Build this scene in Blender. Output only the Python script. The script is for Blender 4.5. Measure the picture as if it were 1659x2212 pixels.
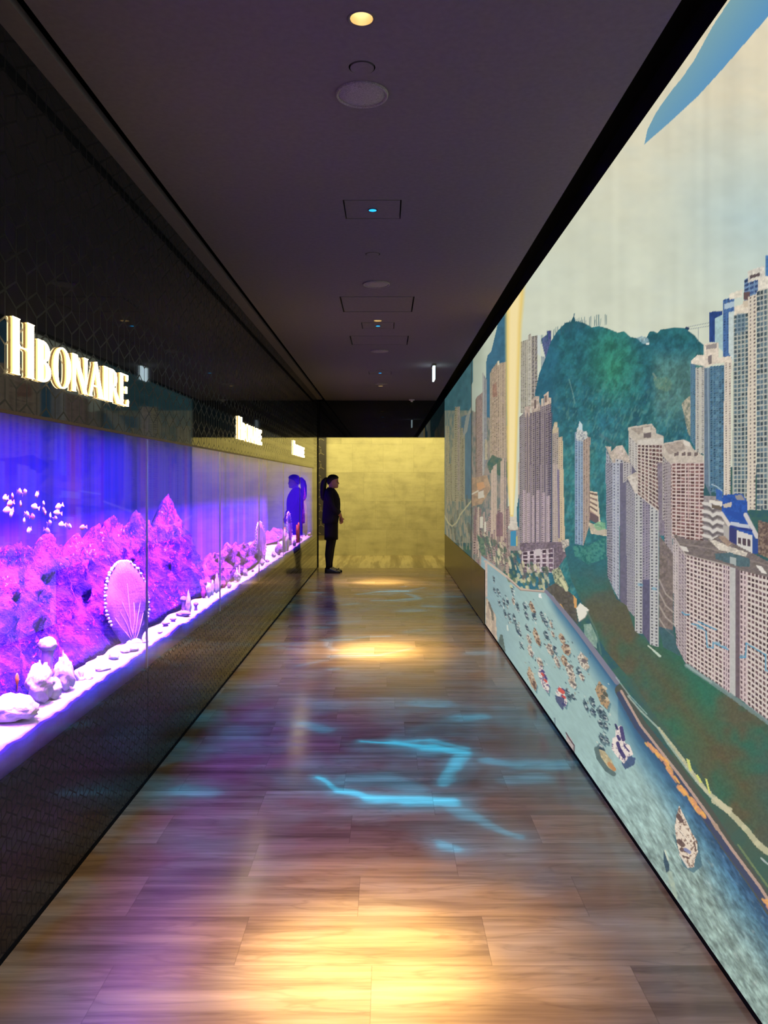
import bpy, bmesh, math, random
import numpy as np
from mathutils import Vector, Matrix

for o in list(bpy.data.objects): bpy.data.objects.remove(o)
C = bpy.context.scene.collection
SC = bpy.context.scene
R = math.radians

# ------------------------------------------------------------------ camera, world, exposure
FPX = 1700.0                      # focal length in pixels of the 1659 x 2212 frame
EYE = 1.5
VX, VY = 835.0, 1040.0            # vanishing point of the corridor in that frame
cam_d = bpy.data.cameras.new('camera'); cam = bpy.data.objects.new('camera', cam_d); C.objects.link(cam)
cam.location = (0, 0, EYE); cam.rotation_euler = (R(90), 0, 0)
cam_d.sensor_fit = 'AUTO'; cam_d.sensor_width = 36.0; cam_d.lens = FPX/2212*36.0
cam_d.shift_x = (829.5-VX)/2212; cam_d.shift_y = (VY-1106)/2212
cam_d.clip_start = 0.02; cam_d.clip_end = 100
SC.camera = cam
w = bpy.data.worlds.new('world'); SC.world = w; w.use_nodes = True
w.node_tree.nodes['Background'].inputs[0].default_value = (0, 0, 0, 1)
w.node_tree.nodes['Background'].inputs[1].default_value = 0.0
SC.view_settings.view_transform = 'Standard'; SC.view_settings.look = 'None'
SC.view_settings.exposure = 0.0; SC.view_settings.gamma = 1.0; SC.view_settings.use_curve_mapping = False
SC.cycles.max_bounces = 8; SC.cycles.diffuse_bounces = 4; SC.cycles.glossy_bounces = 4
SC.cycles.transparent_max_bounces = 16; SC.cycles.sample_clamp_indirect = 4.0
SC.cycles.caustics_reflective = False; SC.cycles.caustics_refractive = False
SC.cycles.use_denoising = True

XL, XR, ZC = -1.2, 1.022, 2.923   # left wall, mural wall, ceiling
YB, YE, YW = -1.5, 13.75, 15.94   # wall behind, end of corridor, stone wall

def area(name, loc, rot, sx, sy, power, col, spread=180):
    d = bpy.data.lights.new(name, 'AREA'); d.shape = 'RECTANGLE'; d.size = sx; d.size_y = sy
    d.energy = power; d.color = col; d.spread = R(spread)
    o = bpy.data.objects.new(name, d); C.objects.link(o); o.location = loc; o.rotation_euler = rot
    return o
# tank lighting: a cool row over the backdrop, a bright pinkish row over the sand
TANK_Y = [(-0.8, 2.6), (2.6, 6.0), (6.0, 9.4), (9.4, 12.85)]
BACK_P = [44, 44, 20, 15]; FRONT_P = [900, 900, 600, 480]
for k, (a, b) in enumerate(TANK_Y):
    area('tank_lamp_blue', (-1.62, (a+b)/2, 1.94), (0, R(-8), 0), .50, b-a-.05, BACK_P[k], (.22, .06, 1.0), 130)
    area('tank_lamp_pink', (-1.252, (a+b)/2, 1.93), (0, R(16), 0), .03, b-a-.05, FRONT_P[k], (.78, .215, 1.0), 64)
# warm strips above the cross passage, hidden behind the bulkhead
area('passage_lamp', (-1.2, 14.55, 2.86), (R(30), 0, 0), 7.0, .35, 165, (1.0, .88, .33))

# ------------------------------------------------------------------ helpers
def srgb(r, g, b):
    f = lambda c: (c/255/12.92 if c/255 <= .04045 else ((c/255+.055)/1.055)**2.4)
    return (f(r), f(g), f(b), 1.0)
class NT:
    def __init__(s, name):
        s.m = bpy.data.materials.new(name); s.m.use_nodes = True; s.t = s.m.node_tree
        s.b = s.t.nodes['Principled BSDF']; s.out = s.t.nodes['Material Output']
    def n(s, typ, *ins, **kw):
        nd = s.t.nodes.new(typ)
        for k, v in kw.items(): setattr(nd, k, v)
        for i, v in enumerate(ins): s.set(nd, i, v)
        return nd
    def set(s, nd, i, v):
        if v is None: return
        if hasattr(v, 'outputs'): v = v.outputs[0]
        if isinstance(v, bpy.types.NodeSocket): s.t.links.new(v, nd.inputs[i])
        else: nd.inputs[i].default_value = v
    def math(s, op, a, b=None, c=None, clamp=False):
        nd = s.n('ShaderNodeMath', a, b, c, operation=op, use_clamp=clamp); return nd.outputs[0]
    def vm(s, op, a, b=None, scale=None):
        nd = s.n('ShaderNodeVectorMath', a, b, operation=op)
        if scale is not None: s.set(nd, 3, scale)
        return nd.outputs['Value'] if op in ('DOT_PRODUCT', 'LENGTH', 'DISTANCE') else nd.outputs[0]
    def xyz(s, x=0, y=0, z=0): return s.n('ShaderNodeCombineXYZ', x, y, z).outputs[0]
    def sep(s, v): return s.n('ShaderNodeSeparateXYZ', v).outputs
    def ramp(s, fac, stops):
        nd = s.n('ShaderNodeValToRGB', fac); e = nd.color_ramp.elements
        while len(e) < len(stops): e.new(.5)
        for el, (p, c) in zip(e, stops): el.position = p; el.color = c
        return nd.outputs[0]
    def mixc(s, f, a, b, mode='MIX'):
        nd = s.t.nodes.new('ShaderNodeMix'); nd.data_type = 'RGBA'; nd.blend_type = mode
        s.set(nd, 0, f); s.set(nd, 6, a); s.set(nd, 7, b); return nd.outputs[2]
    def noise(s, v, scale, detail=4, rough=.55, dist=0):
        nd = s.n('ShaderNodeTexNoise', v); s.set(nd, 2, scale); s.set(nd, 3, detail); s.set(nd, 4, rough)
        nd.inputs['Distortion'].default_value = dist; return nd.outputs[0]
    def obj(s): return s.n('ShaderNodeTexCoord').outputs['Object']
    def bump(s, h, strength, dist=.01):
        nd = s.n('ShaderNodeBump', strength, dist); s.t.links.new(h, nd.inputs['Height'])
        s.t.links.new(nd.outputs[0], s.b.inputs['Normal'])
    def P(s, **kw):
        for k, v in kw.items(): s.set(s.b, s.b.inputs.find(k), v)
        return s
def pbr(name, col, rough=.5, metal=0., spec=.5, emit=None, strength=0., nscale=None, namt=.12, bump=0.):
    t = NT(name)
    t.P(**{'Base Color': col, 'Roughness': rough, 'Metallic': metal, 'Specular IOR Level': spec})
    if emit: t.P(**{'Emission Color': emit, 'Emission Strength': strength})
    if nscale:
        f = t.noise(t.obj(), nscale, 5)
        d = tuple(c*(1-namt*2) for c in col[:3])+(1,); l = tuple(min(1, c*(1+namt*2)) for c in col[:3])+(1,)
        t.P(**{'Base Color': t.ramp(f, [(.3, d), (.7, l)])})
        if bump: t.bump(f, bump, .02)
    return t.m

def link_mesh(name, verts, faces, mat, parent=None, smooth=False):
    me = bpy.data.meshes.new(name); me.from_pydata([tuple(v) for v in verts], [], faces); me.validate(); me.update()
    if smooth: me.polygons.foreach_set('use_smooth', [True]*len(me.polygons))
    if mat: me.materials.append(mat)
    o = bpy.data.objects.new(name, me); C.objects.link(o)
    if parent: o.parent = parent
    return o
class MB:
    def __init__(s): s.v = []; s.f = []
    def add(s, v, f):
        k = len(s.v); s.v += [tuple(p) for p in v]; s.f += [tuple(i+k for i in q) for q in f]; return s
    def box(s, x0, x1, y0, y1, z0, z1):
        return s.add([(x0,y0,z0),(x1,y0,z0),(x1,y1,z0),(x0,y1,z0),(x0,y0,z1),(x1,y0,z1),(x1,y1,z1),(x0,y1,z1)],
                     [(0,3,2,1),(4,5,6,7),(0,1,5,4),(1,2,6,5),(2,3,7,6),(3,0,4,7)])
    def loft(s, rings, cap=True, closed=True):
        k = len(s.v); n = len(rings[0])
        for r in rings: s.v += [tuple(p) for p in r]
        for i in range(len(rings)-1):
            for j in range(n if closed else n-1):
                a = k+i*n+j; b = k+i*n+(j+1) % n
                s.f.append((a, b, b+n, a+n))
        if cap: s.f.append(tuple(k+j for j in range(n))[::-1]); s.f.append(tuple(k+(len(rings)-1)*n+j for j in range(n)))
        return s
    def tube(s, pts, rad, n=10, flat=1.0, cap=True):
        pts = [Vector(p) for p in pts]; rad = rad if isinstance(rad, (list, tuple)) else [rad]*len(pts); rings = []
        up = None
        for i, p in enumerate(pts):
            d = (pts[min(i+1, len(pts)-1)]-pts[max(i-1, 0)]).normalized()
            if up is None: up = Vector((0, 0, 1)) if abs(d.z) < .9 else Vector((1, 0, 0))
            a = d.cross(up); a = a.normalized() if a.length > 1e-5 else d.orthogonal().normalized(); b = a.cross(d).normalized(); up = b
            rings.append([p+a*math.cos(2*math.pi*j/n)*rad[i]+b*math.sin(2*math.pi*j/n)*rad[i]*flat for j in range(n)])
        return s.loft(rings, cap)
    def ell(s, c, rx, ry, rz, n=14, m=9):
        rings = [[(c[0]+rx*math.sin(t)*math.cos(2*math.pi*j/n), c[1]+ry*math.sin(t)*math.sin(2*math.pi*j/n), c[2]-rz*math.cos(t)) for j in range(n)]
                 for t in [math.pi*(i+.35)/(m-.3) for i in range(m)]]
        return s.loft(rings)
    def lathe(s, prof, n=32, c=(0, 0, 0), cap=True):
        return s.loft([[(c[0]+r*math.cos(2*math.pi*j/n), c[1]+r*math.sin(2*math.pi*j/n), c[2]+z) for j in range(n)] for r, z in prof], cap)
    def build(s, name, mat, parent=None, smooth=False): return link_mesh(name, s.v, s.f, mat, parent, smooth)
def tag(o, label=None, cat=None, group=None, kind=None):
    if label: o['label'] = label
    if cat: o['category'] = cat
    if group: o['group'] = group
    if kind: o['kind'] = kind
    return o
def thing(name, label, cat, loc=(0, 0, 0), rotz=0., group=None):
    o = bpy.data.objects.new(name, None); C.objects.link(o); o.empty_display_size = .1
    o.location = loc; o.rotation_euler = (0, 0, rotz); return tag(o, label, cat, group)
def struct(o): o['kind'] = 'structure'; return o
def copy_tree(o, parent=None):
    c = o.copy(); C.objects.link(c)
    if parent: c.parent = parent
    for ch in list(o.children): copy_tree(ch, c)
    return c
def on_x(px, py, X):                                # point of the plane x = X seen at a pixel of the frame
    Y = X*FPX/(px-VX); return Vector((X, Y, EYE-(py-VY)*Y/FPX))
def on_ceil(px, py):
    Y = FPX*(ZC-EYE)/(VY-py); return Vector(((px-VX)*Y/FPX, Y, ZC))
def on_floor(px, py):
    Y = FPX*EYE/(py-VY); return Vector(((px-VX)*Y/FPX, Y, 0))

# ------------------------------------------------------------------ structure materials
def floor_material(name, vary=.19, grain=1.):
    t = NT(name); sx, sy, sz = t.sep(t.obj())
    row = t.math('FLOOR', t.math('DIVIDE', t.math('SUBTRACT', sy, 2.713), .275))
    fry = t.math('FRACT', t.math('DIVIDE', t.math('SUBTRACT', sy, 2.713), .275))
    off = t.math('MULTIPLY_ADD', t.math('FRACT', t.math('MULTIPLY', row, .534)), .8, .10)
    xx = t.math('DIVIDE', t.math('ADD', sx, off), .8)
    colm = t.math('FLOOR', xx); frx = t.math('FRACT', xx)
    wn = t.n('ShaderNodeTexWhiteNoise', t.xyz(row, colm, 0)); wn.noise_dimensions = '3D'
    idv, idc = wn.outputs[0], wn.outputs[1]
    ox = t.math('MULTIPLY', idv, 37.0)
    p1 = t.xyz(t.math('ADD', t.math('MULTIPLY', sx, .85), ox), t.math('MULTIPLY', sy, 16.), ox)
    p2 = t.xyz(t.math('ADD', t.math('MULTIPLY', sx, 3.0), ox), t.math('MULTIPLY', sy, 60.), ox)
    p3 = t.xyz(t.math('ADD', t.math('MULTIPLY', sx, 1.1), ox), t.math('MULTIPLY', sy, 7.), ox)
    g1 = t.noise(p1, 1.0, 5, .6, .1); g2 = t.noise(p2, 1.0, 3, .6); g3 = t.noise(p3, 1.6, 4, .5, .6)
    vein = t.math('SUBTRACT', 1.0, t.math('MULTIPLY', t.math('ABSOLUTE', t.math('SUBTRACT', g3, .5)), 26.), clamp=True)
    f = t.math('ADD', t.math('MULTIPLY', g1, .75*grain), t.math('MULTIPLY_ADD', g2, .25*grain, .5*(1-grain)))
    f = t.math('ADD', f, t.math('MULTIPLY', t.math('SUBTRACT', idv, .5), vary))
    c = t.ramp(f, [(.25, srgb(100, 83, 67)), (.46, srgb(137, 116, 94)), (.58, srgb(155, 133, 109)), (.8, srgb(185, 162, 134))])
    c = t.mixc(t.math('MULTIPLY', vein, .22), c, srgb(70, 54, 44))
    ex = t.math('LESS_THAN', t.math('ABSOLUTE', t.math('SUBTRACT', frx, .5)), .4985)
    ey = t.math('LESS_THAN', t.math('ABSOLUTE', t.math('SUBTRACT', fry, .5)), .4965)
    jn = t.math('SUBTRACT', 1.0, t.math('MULTIPLY', ex, ey))
    c = t.mixc(t.math('MULTIPLY', jn, .32), c, srgb(60, 48, 40))
    rg = t.math('MULTIPLY_ADD', g1, .14, .12)
    t.P(**{'Base Color': c, 'Roughness': rg, 'Specular IOR Level': .32})
    h = t.math('ADD', t.math('MULTIPLY', g2, .5), t.noise(t.obj(), 5.0, 2, .5))
    t.bump(h, .05, .01)
    return t.m
def lattice_material(name, cell, line, base, lbase, rough=.03, ior=1.5, refl=1.0):
    # dark glass cladding with a printed tumbling-block lattice
    t = NT(name); x, y, z = t.sep(t.obj())
    p = t.xyz(t.math('ADD', t.math('DIVIDE', y, cell), 100.), t.math('ADD', t.math('DIVIDE', z, cell), 100.), 0)
    s = (1.0, math.sqrt(3), 1.0); hs = (.5, math.sqrt(3)/2, .0)
    flat = lambda v: t.vm('MULTIPLY', v, (1, 1, 0))
    a = t.vm('SUBTRACT', flat(t.vm('MODULO', p, s)), hs)
    b = t.vm('SUBTRACT', flat(t.vm('MODULO', t.vm('SUBTRACT', p, hs), s)), hs)
    sel = t.math('LESS_THAN', t.vm('DOT_PRODUCT', a, a), t.vm('DOT_PRODUCT', b, b))
    g = t.vm('ADD', t.vm('SCALE', a, scale=sel), t.vm('SCALE', b, scale=t.math('SUBTRACT', 1.0, sel)))
    ga = t.vm('ABSOLUTE', g); gx = t.sep(ga)[0]
    d = t.math('MAXIMUM', t.vm('DOT_PRODUCT', ga, (.5, math.sqrt(3)/2, 0)), gx)
    L = t.math('GREATER_THAN', d, .5-line/2)
    for k in (90, 210, 330):
        u = (math.cos(R(k)), math.sin(R(k)), 0); nrm = (-math.sin(R(k)), math.cos(R(k)), 0)
        on = t.math('MULTIPLY', t.math('GREATER_THAN', t.vm('DOT_PRODUCT', g, u), 0.0),
                    t.math('LESS_THAN', t.math('ABSOLUTE', t.vm('DOT_PRODUCT', g, nrm)), line/2))
        L = t.math('MAXIMUM', L, on)
    t.P(**{'Base Color': t.mixc(L, base, lbase), 'Roughness': t.math('MULTIPLY_ADD', L, .30, rough),
           'Specular IOR Level': t.math('MULTIPLY_ADD', L, -.22*refl, .5*refl), 'IOR': ior})
    return t.m
def stone_material(name):
    t = NT(name); x, y, z = t.sep(t.obj())
    bx = t.math('DIVIDE', x, .62); row = t.math('FLOOR', t.math('DIVIDE', t.math('ADD', z, .06), .58))
    bx = t.math('ADD', bx, t.math('MULTIPLY', row, .37)); cl = t.math('FLOOR', bx)
    wn = t.n('ShaderNodeTexWhiteNoise', t.xyz(row, cl, 3)); idv = wn.outputs[0]
    ex = t.math('GREATER_THAN', t.math('ABSOLUTE', t.math('SUBTRACT', t.math('FRACT', bx), .5)), .496)
    ez = t.math('GREATER_THAN', t.math('ABSOLUTE', t.math('SUBTRACT', t.math('FRACT', t.math('DIVIDE', t.math('ADD', z, .06), .58)), .5)), .496)
    n1 = t.noise(t.obj(), 3.2, 5, .6, .3); n2 = t.noise(t.xyz(x, t.math('MULTIPLY', idv, 9.), t.math('MULTIPLY', z, 5.)), 2.0, 4)
    f = t.math('ADD', t.math('MULTIPLY', n1, .45), t.math('ADD', t.math('MULTIPLY', n2, .3), t.math('MULTIPLY_ADD', idv, .10, .06)))
    c = t.ramp(f, [(.3, srgb(160, 150, 122)), (.5, srgb(196, 186, 150)), (.7, srgb(214, 204, 168))])
    c = t.mixc(t.math('MULTIPLY', t.math('MAXIMUM', ex, ez), .35), c, srgb(120, 110, 84))
    t.P(**{'Base Color': c, 'Roughness': .5, 'Specular IOR Level': .3}); return t.m
M = {}
def passage_material():
    t = NT('passage_stone'); x, y, z = t.sep(t.obj())
    n = t.noise(t.xyz(t.math('MULTIPLY', x, 4.2), t.math('MULTIPLY', y, .25), 0), 1.0, 4, .65)
    c = t.ramp(n, [(.3, srgb(124, 110, 84)), (.46, srgb(150, 134, 104)), (.56, srgb(188, 172, 136)), (.7, srgb(164, 147, 115))])
    t.P(**{'Base Color': c, 'Roughness': .38, 'Specular IOR Level': .3}); return t.m
M['floor'] = floor_material('floor_stone'); M['floor2'] = passage_material()
M['lattice'] = lattice_material('wall_lattice_glass', .15, .05, srgb(26, 27, 31), srgb(21, 21, 24), refl=.85)
M['lattice_low'] = lattice_material('wall_lattice_glass_low', .07, .09, srgb(26, 26, 32), srgb(20, 20, 24), .06, refl=.8)
M['stone'] = stone_material('beige_stone')
M['ceil'] = pbr('ceiling_plaster', srgb(102, 94, 98), .85, spec=.2, nscale=40, namt=.04)
M['black'] = pbr('black_recess', srgb(10, 9, 12), .8, spec=.1)
M['dglass'] = pbr('dark_mirror_glass', srgb(16, 18, 24), .02, spec=1.0)
M['dark'] = pbr('dark_paint', srgb(28, 27, 30), .6, spec=.3)
M['bronze'] = pbr('bronze_trim', srgb(96, 74, 62), .35, metal=.9)
M['steel'] = pbr('satin_steel', srgb(150, 145, 135), .3, metal=1.0)
M['brown'] = pbr('brown_lacquer', srgb(56, 45, 40), .28, spec=.5, nscale=6, namt=.06)
M['grille'] = pbr('grey_grille', srgb(128, 120, 122), .7, nscale=220, namt=.2)
M['white'] = pbr('white_paint', srgb(220, 215, 205), .5)

# ------------------------------------------------------------------ structure
struct(MB().box(XL-.1, XR+.1, YB, 13.62, -.1, 0).build('floor', M['floor']))
struct(MB().box(-6, 6, 13.62, YW+.1, -.1, 0).build('floor_passage', M['floor2']))
# ceiling: one slab with round and rectangular openings, two slots, and a closed void above
holes = []                       # (kind, centre x, centre y, rx, ry)
DL = [on_ceil(781, 41), on_ceil(816, 693), on_ceil(822, 834)]
REC = [on_ceil(782, 146), on_ceil(805, 549), on_ceil(816, 711.5), on_ceil(821, 800.5)]
PRJ = [on_ceil(805, 453), on_ceil(816.5, 703.5), on_ceil(821, 805.5)]
HAT = [(-.364, .216, 6.06, 6.61), (-.362, .218, 7.69, 8.20)]
for p in DL: holes.append(('c', p.x, p.y, .036, .036))
for p in REC[:2]+REC[3:]: holes.append(('c', p.x, p.y, .046, .046))
for p in PRJ: holes.append(('r', p.x, p.y, .149, .143))
for x0, x1, y0, y1 in HAT: holes.append(('r', (x0+x1)/2, (y0+y1)/2, (x1-x0)/2, (y1-y0)/2))
def slab_with_holes(x0, x1, y0, y1, z, th):
    bm = bmesh.new()
    def loop(pts):
        vs = [bm.verts.new(p) for p in pts]
        for i in range(len(vs)): bm.edges.new((vs[i], vs[(i+1) % len(vs)]))
    loop([(x0, y0, z), (x1, y0, z), (x1, y1, z), (x0, y1, z)])
    for k, cx, cy, rx, ry in holes:
        if k == 'c': loop([(cx+rx*math.cos(2*math.pi*i/32), cy+ry*math.sin(2*math.pi*i/32), z) for i in range(32)])
        else: loop([(cx-rx, cy-ry, z), (cx+rx, cy-ry, z), (cx+rx, cy+ry, z), (cx-rx, cy+ry, z)])
    bmesh.ops.triangle_fill(bm, use_beauty=True, edges=bm.edges[:])
    r = bmesh.ops.extrude_face_region(bm, geom=bm.faces[:])
    bmesh.ops.translate(bm, vec=(0, 0, th), verts=[g for g in r['geom'] if isinstance(g, bmesh.types.BMVert)])
    bmesh.ops.recalc_face_normals(bm, faces=bm.faces[:])
    me = bpy.data.meshes.new('ceiling'); bm.to_mesh(me); bm.free(); me.materials.append(M['ceil'])
    o = bpy.data.objects.new('ceiling', me); C.objects.link(o); return o
struct(slab_with_holes(-1.073, .872, YB, 13.85, ZC, .03))
struct(MB().box(XL, -1.117, YB, 13.7, ZC, ZC+.03).build('ceiling_left_strip', M['ceil']))
struct(MB().box(XL-.9, XR+.3, YB, 13.9, ZC+.28, ZC+.38).build('ceiling_void', M['black']))
struct(MB().box(-1.117, -1.073, YB, 13.7, ZC+.06, ZC+.09).build('trim_1', M['black']))
struct(MB().box(.862, .872, YB, 13.85, ZC+.03, ZC+.28).box(.872, XR+.05, YB, 13.85, ZC+.2, ZC+.28).build('trim_2', M['black']))
struct(MB().box(-6, 6, 14.12, YW+.1, 2.92, 3.02).build('ceiling_passage', M['dark']))
# left wall: dark lattice glass in panels above and below the long tank
SEAM = [-1.5, 1.0, 2.3, 3.96, 5.70, 7.45, 9.20, 10.95, 13.0]
ZT0, ZT1 = .56, 1.722
up = MB(); lo = MB()
for a, b in zip(SEAM[:-1], SEAM[1:]):
    lo.box(XL-.03, XL, a+.002, b-.002, .012, ZT0)
up.box(XL-.03, XL, YB, 13.0, ZT1, ZC)
struct(up.build('wall_left', M['lattice'])); struct(lo.build('wall_left_base', M['lattice_low']))
struct(MB().box(XL-.06, XL-.031, YB, 13.7, 0, .455).box(XL-.06, XL-.03, YB, 13.7, ZT1+.02, ZC+.28).build('wall_left_core', M['black']))
struct(MB().box(XL-.03, XL, 13.0, 13.7, ZT1, ZC).box(XL-.03, XL, 13.0, 13.7, .012, ZT0).build('wall_left_end', M['lattice_low']))
struct(MB().box(XL-.9, XL-.03, 13.05, 13.7, 0, ZC+.28).build('wall_left_return', M['dark']))
struct(MB().box(XL-.012, XL+.012, 13.70, 13.74, 0, ZC).build('trim_3', M['black']))
struct(MB().box(XL-.9, XL-.012, 13.70, 13.74, 0, ZC).box(XL+.001, XL+.014, 13.745, 13.75, 0, ZC).build('trim_4', M['steel']))
struct(MB().box(XL-.002, XL+.004, YB, 13.0, ZT1-.008, ZT1+.004).build('trim_5', M['bronze']))
struct(MB().box(XL-.03, XL+.004, YB, 13.7, 0, .012).build('baseboard_left', M['black']))
pv = NT('purple_dark_glass'); pv.P(**{'Base Color': srgb(44, 18, 66), 'Roughness': .12})
struct(MB().box(XL-.03, XL, 13.0, 13.7, ZT0, ZT1).build('wall_left_pier', pv.m))
# bulkhead over the end of the corridor, stone wall and closing walls of the cross passage
struct(MB().box(-6, 6, 13.85, 14.12, 2.274, ZC+.3).build('wall_bulkhead', M['dglass']))
struct(MB().box(-6, 6, YW, YW+.15, 0, 3.0).build('wall_back', M['stone']))
struct(MB().box(-6.1, -6, 13.7, YW+.1, 0, 3.0).box(6, 6.1, 13.7, YW+.1, 0, 3.0).build('wall_passage_ends', M['stone']))
struct(MB().box(-6, XL-.9, 13.70, 13.85, 0, 3.0).build('wall_passage_left', M['dark']))
struct(MB().box(XR+.06, 6, 13.80, 13.85, 0, 3.0).build('wall_passage_right', M['dark']))
struct(MB().box(XL-.9, XR+.3, YB-.1, YB, 0, 3.3).build('wall_front', M['dark']))
# right wall: solid core behind the mural, brown wainscot at the far end, dark skirting
struct(MB().box(XR+.05, XR+.25, YB, 13.80, 0, 3.3).build('wall_right', M['dark']))
wy0 = 8.176
w_ = MB()
for a, b in ((wy0, 9.488), (9.492, 13.80)): w_.box(XR-.004, XR+.05, a, b, .012, .578)
struct(w_.build('wall_right_wainscot', M['brown']))
struct(MB().box(XR+.004, XR+.05, YB, wy0-.002, 0, .026).box(XR, XR+.05, wy0, 13.8, 0, .012).build('baseboard_right', M['black']))
# ---- MURAL PAINTER: colours of the printed city panorama, one colour per mesh vertex ----
class Painter:
    def __init__(s, px, PY):
        s.px = px; s.PY = PY; s.n, s.m = PY.shape
        s.C = np.zeros((s.n, s.m, 3), np.float32)
    def cols(s, x0, x1):
        return int(np.searchsorted(s.px, x0)), int(np.searchsorted(s.px, x1, side='right'))
    def grid(s, a, b):
        return np.broadcast_to(s.px[a:b, None], (b-a, s.m)), s.PY[a:b]
    def put(s, a, b, M, col):
        V = s.C[a:b]; M = M[..., None]
        V[:] = V*(1-M) + np.asarray(col, np.float32)*M
    def mask(s, pts):
        xs = [p[0] for p in pts]; a, b = s.cols(min(xs), max(xs))
        if b <= a: return a, a, np.zeros((0, s.m), bool)
        X, Y = s.grid(a, b); M = np.zeros(X.shape, bool)
        for i in range(len(pts)):
            x1, y1 = pts[i]; x2, y2 = pts[(i+1) % len(pts)]
            if x1 == x2: continue
            c = (X >= min(x1, x2)) & (X < max(x1, x2))
            M ^= c & (Y < y1 + (y2-y1)*(X-x1)/(x2-x1))
        return a, b, M
    def poly(s, pts, col, k=1.0, tex=0, tsc=(4, 4), seed=0):
        a, b, M = s.mask(pts)
        if M is None: return
        M = M.astype(np.float32)*k
        if tex:
            X, Y = s.grid(a, b)
            n = fbm(X/tsc[0], Y/tsc[1], seed)[..., None]-.5
            col = np.asarray(col, np.float32)[None, None]*(1+tex*2*n)
        s.put(a, b, M, col)
    def mix(s, pts, ca, cb, tsc=(6, 6), seed=0, sharp=3.0, bias=.5, k=1.0):
        a, b, M = s.mask(pts)
        if M is None: return
        X, Y = s.grid(a, b)
        t = np.clip((fbm(X/tsc[0], Y/tsc[1], seed)-bias)*sharp+.5, 0, 1)[..., None]
        s.put(a, b, M.astype(np.float32)*k, np.asarray(ca)*(1-t)+np.asarray(cb)*t)
    def facade(s, q, nx, ny, wall, win, fx=.5, fy=.5, dx=0., tex=.07, seed=0, band=None):
        (x0, y0), (x1, y1), (x2, y2), (x3, y3) = q     # tl tr br bl, sides near vertical
        a, b, M = s.mask(q)
        if M is None: return
        X, Y = s.grid(a, b)
        u = np.clip((X-x0)/max(x1-x0, 1e-3), 0, 1)
        top = y0+(y1-y0)*u; bot = y3+(y2-y3)*u
        v = np.clip((Y-top)/np.maximum(bot-top, 1e-3), 0, 1)
        fu = (u*nx) % 1; fv = (v*ny+dx*u) % 1
        W = ((np.abs(fu-.5) < fx/2) & (np.abs(fv-.5) < fy/2)).astype(np.float32)[..., None]
        n = (fbm(X/3., Y/3., seed)-.5)[..., None]
        h = (hsh(np.floor(u*nx), np.floor(v*ny), seed+3)[..., None]-.5)
        wl = np.asarray(wall, np.float32)*(1+tex*2*n); wn = np.asarray(win, np.float32)*(1+.5*h+tex*n)
        c = wl*(1-W)+wn*W
        if band is not None:
            B = (np.abs(fv-.5) > .5-band[1]/2).astype(np.float32)[..., None]
            c = c*(1-B)+np.asarray(band[0], np.float32)*B
        s.put(a, b, M.astype(np.float32), c)
    def line(s, pts, w, col, k=1.0, w2=None, soft=.8, jit=0, seed=0):
        w2 = w if w2 is None else w2; N = len(pts)-1
        for i in range(N):
            (x1, y1), (x2, y2) = pts[i], pts[i+1]
            wa = w+(w2-w)*i/N; wb = w+(w2-w)*(i+1)/N; r = max(wa, wb)+soft+jit
            a, b = s.cols(min(x1, x2)-r, max(x1, x2)+r)
            if b <= a: continue
            X, Y = s.grid(a, b)
            L = max((x2-x1)**2+(y2-y1)**2, 1e-6)
            t = np.clip(((X-x1)*(x2-x1)+(Y-y1)*(y2-y1))/L, 0, 1)
            d = np.hypot(X-x1-t*(x2-x1), Y-y1-t*(y2-y1))
            if jit: d = d+(fbm(X/3., Y/3., seed)-.5)*2*jit
            M = np.clip((wa+(wb-wa)*t-d)/soft+.5, 0, 1)*k
            s.put(a, b, M.astype(np.float32), col)

def hsh(i, j, seed=0):
    v = np.sin(i*127.1+j*311.7+seed*74.7)*43758.5453
    return (v-np.floor(v)).astype(np.float32)
def vnoise(x, y, seed=0):
    i = np.floor(x); j = np.floor(y); f = x-i; g = y-j
    f = f*f*(3-2*f); g = g*g*(3-2*g)
    a = hsh(i, j, seed); b = hsh(i+1, j, seed); c = hsh(i, j+1, seed); d = hsh(i+1, j+1, seed)
    return (a*(1-f)+b*f)*(1-g)+(c*(1-f)+d*f)*g
def fbm(x, y, seed=0):
    return vnoise(x, y, seed)*.5+vnoise(x*2.1, y*2.1, seed+1)*.3+vnoise(x*4.3, y*4.3, seed+2)*.2

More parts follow.
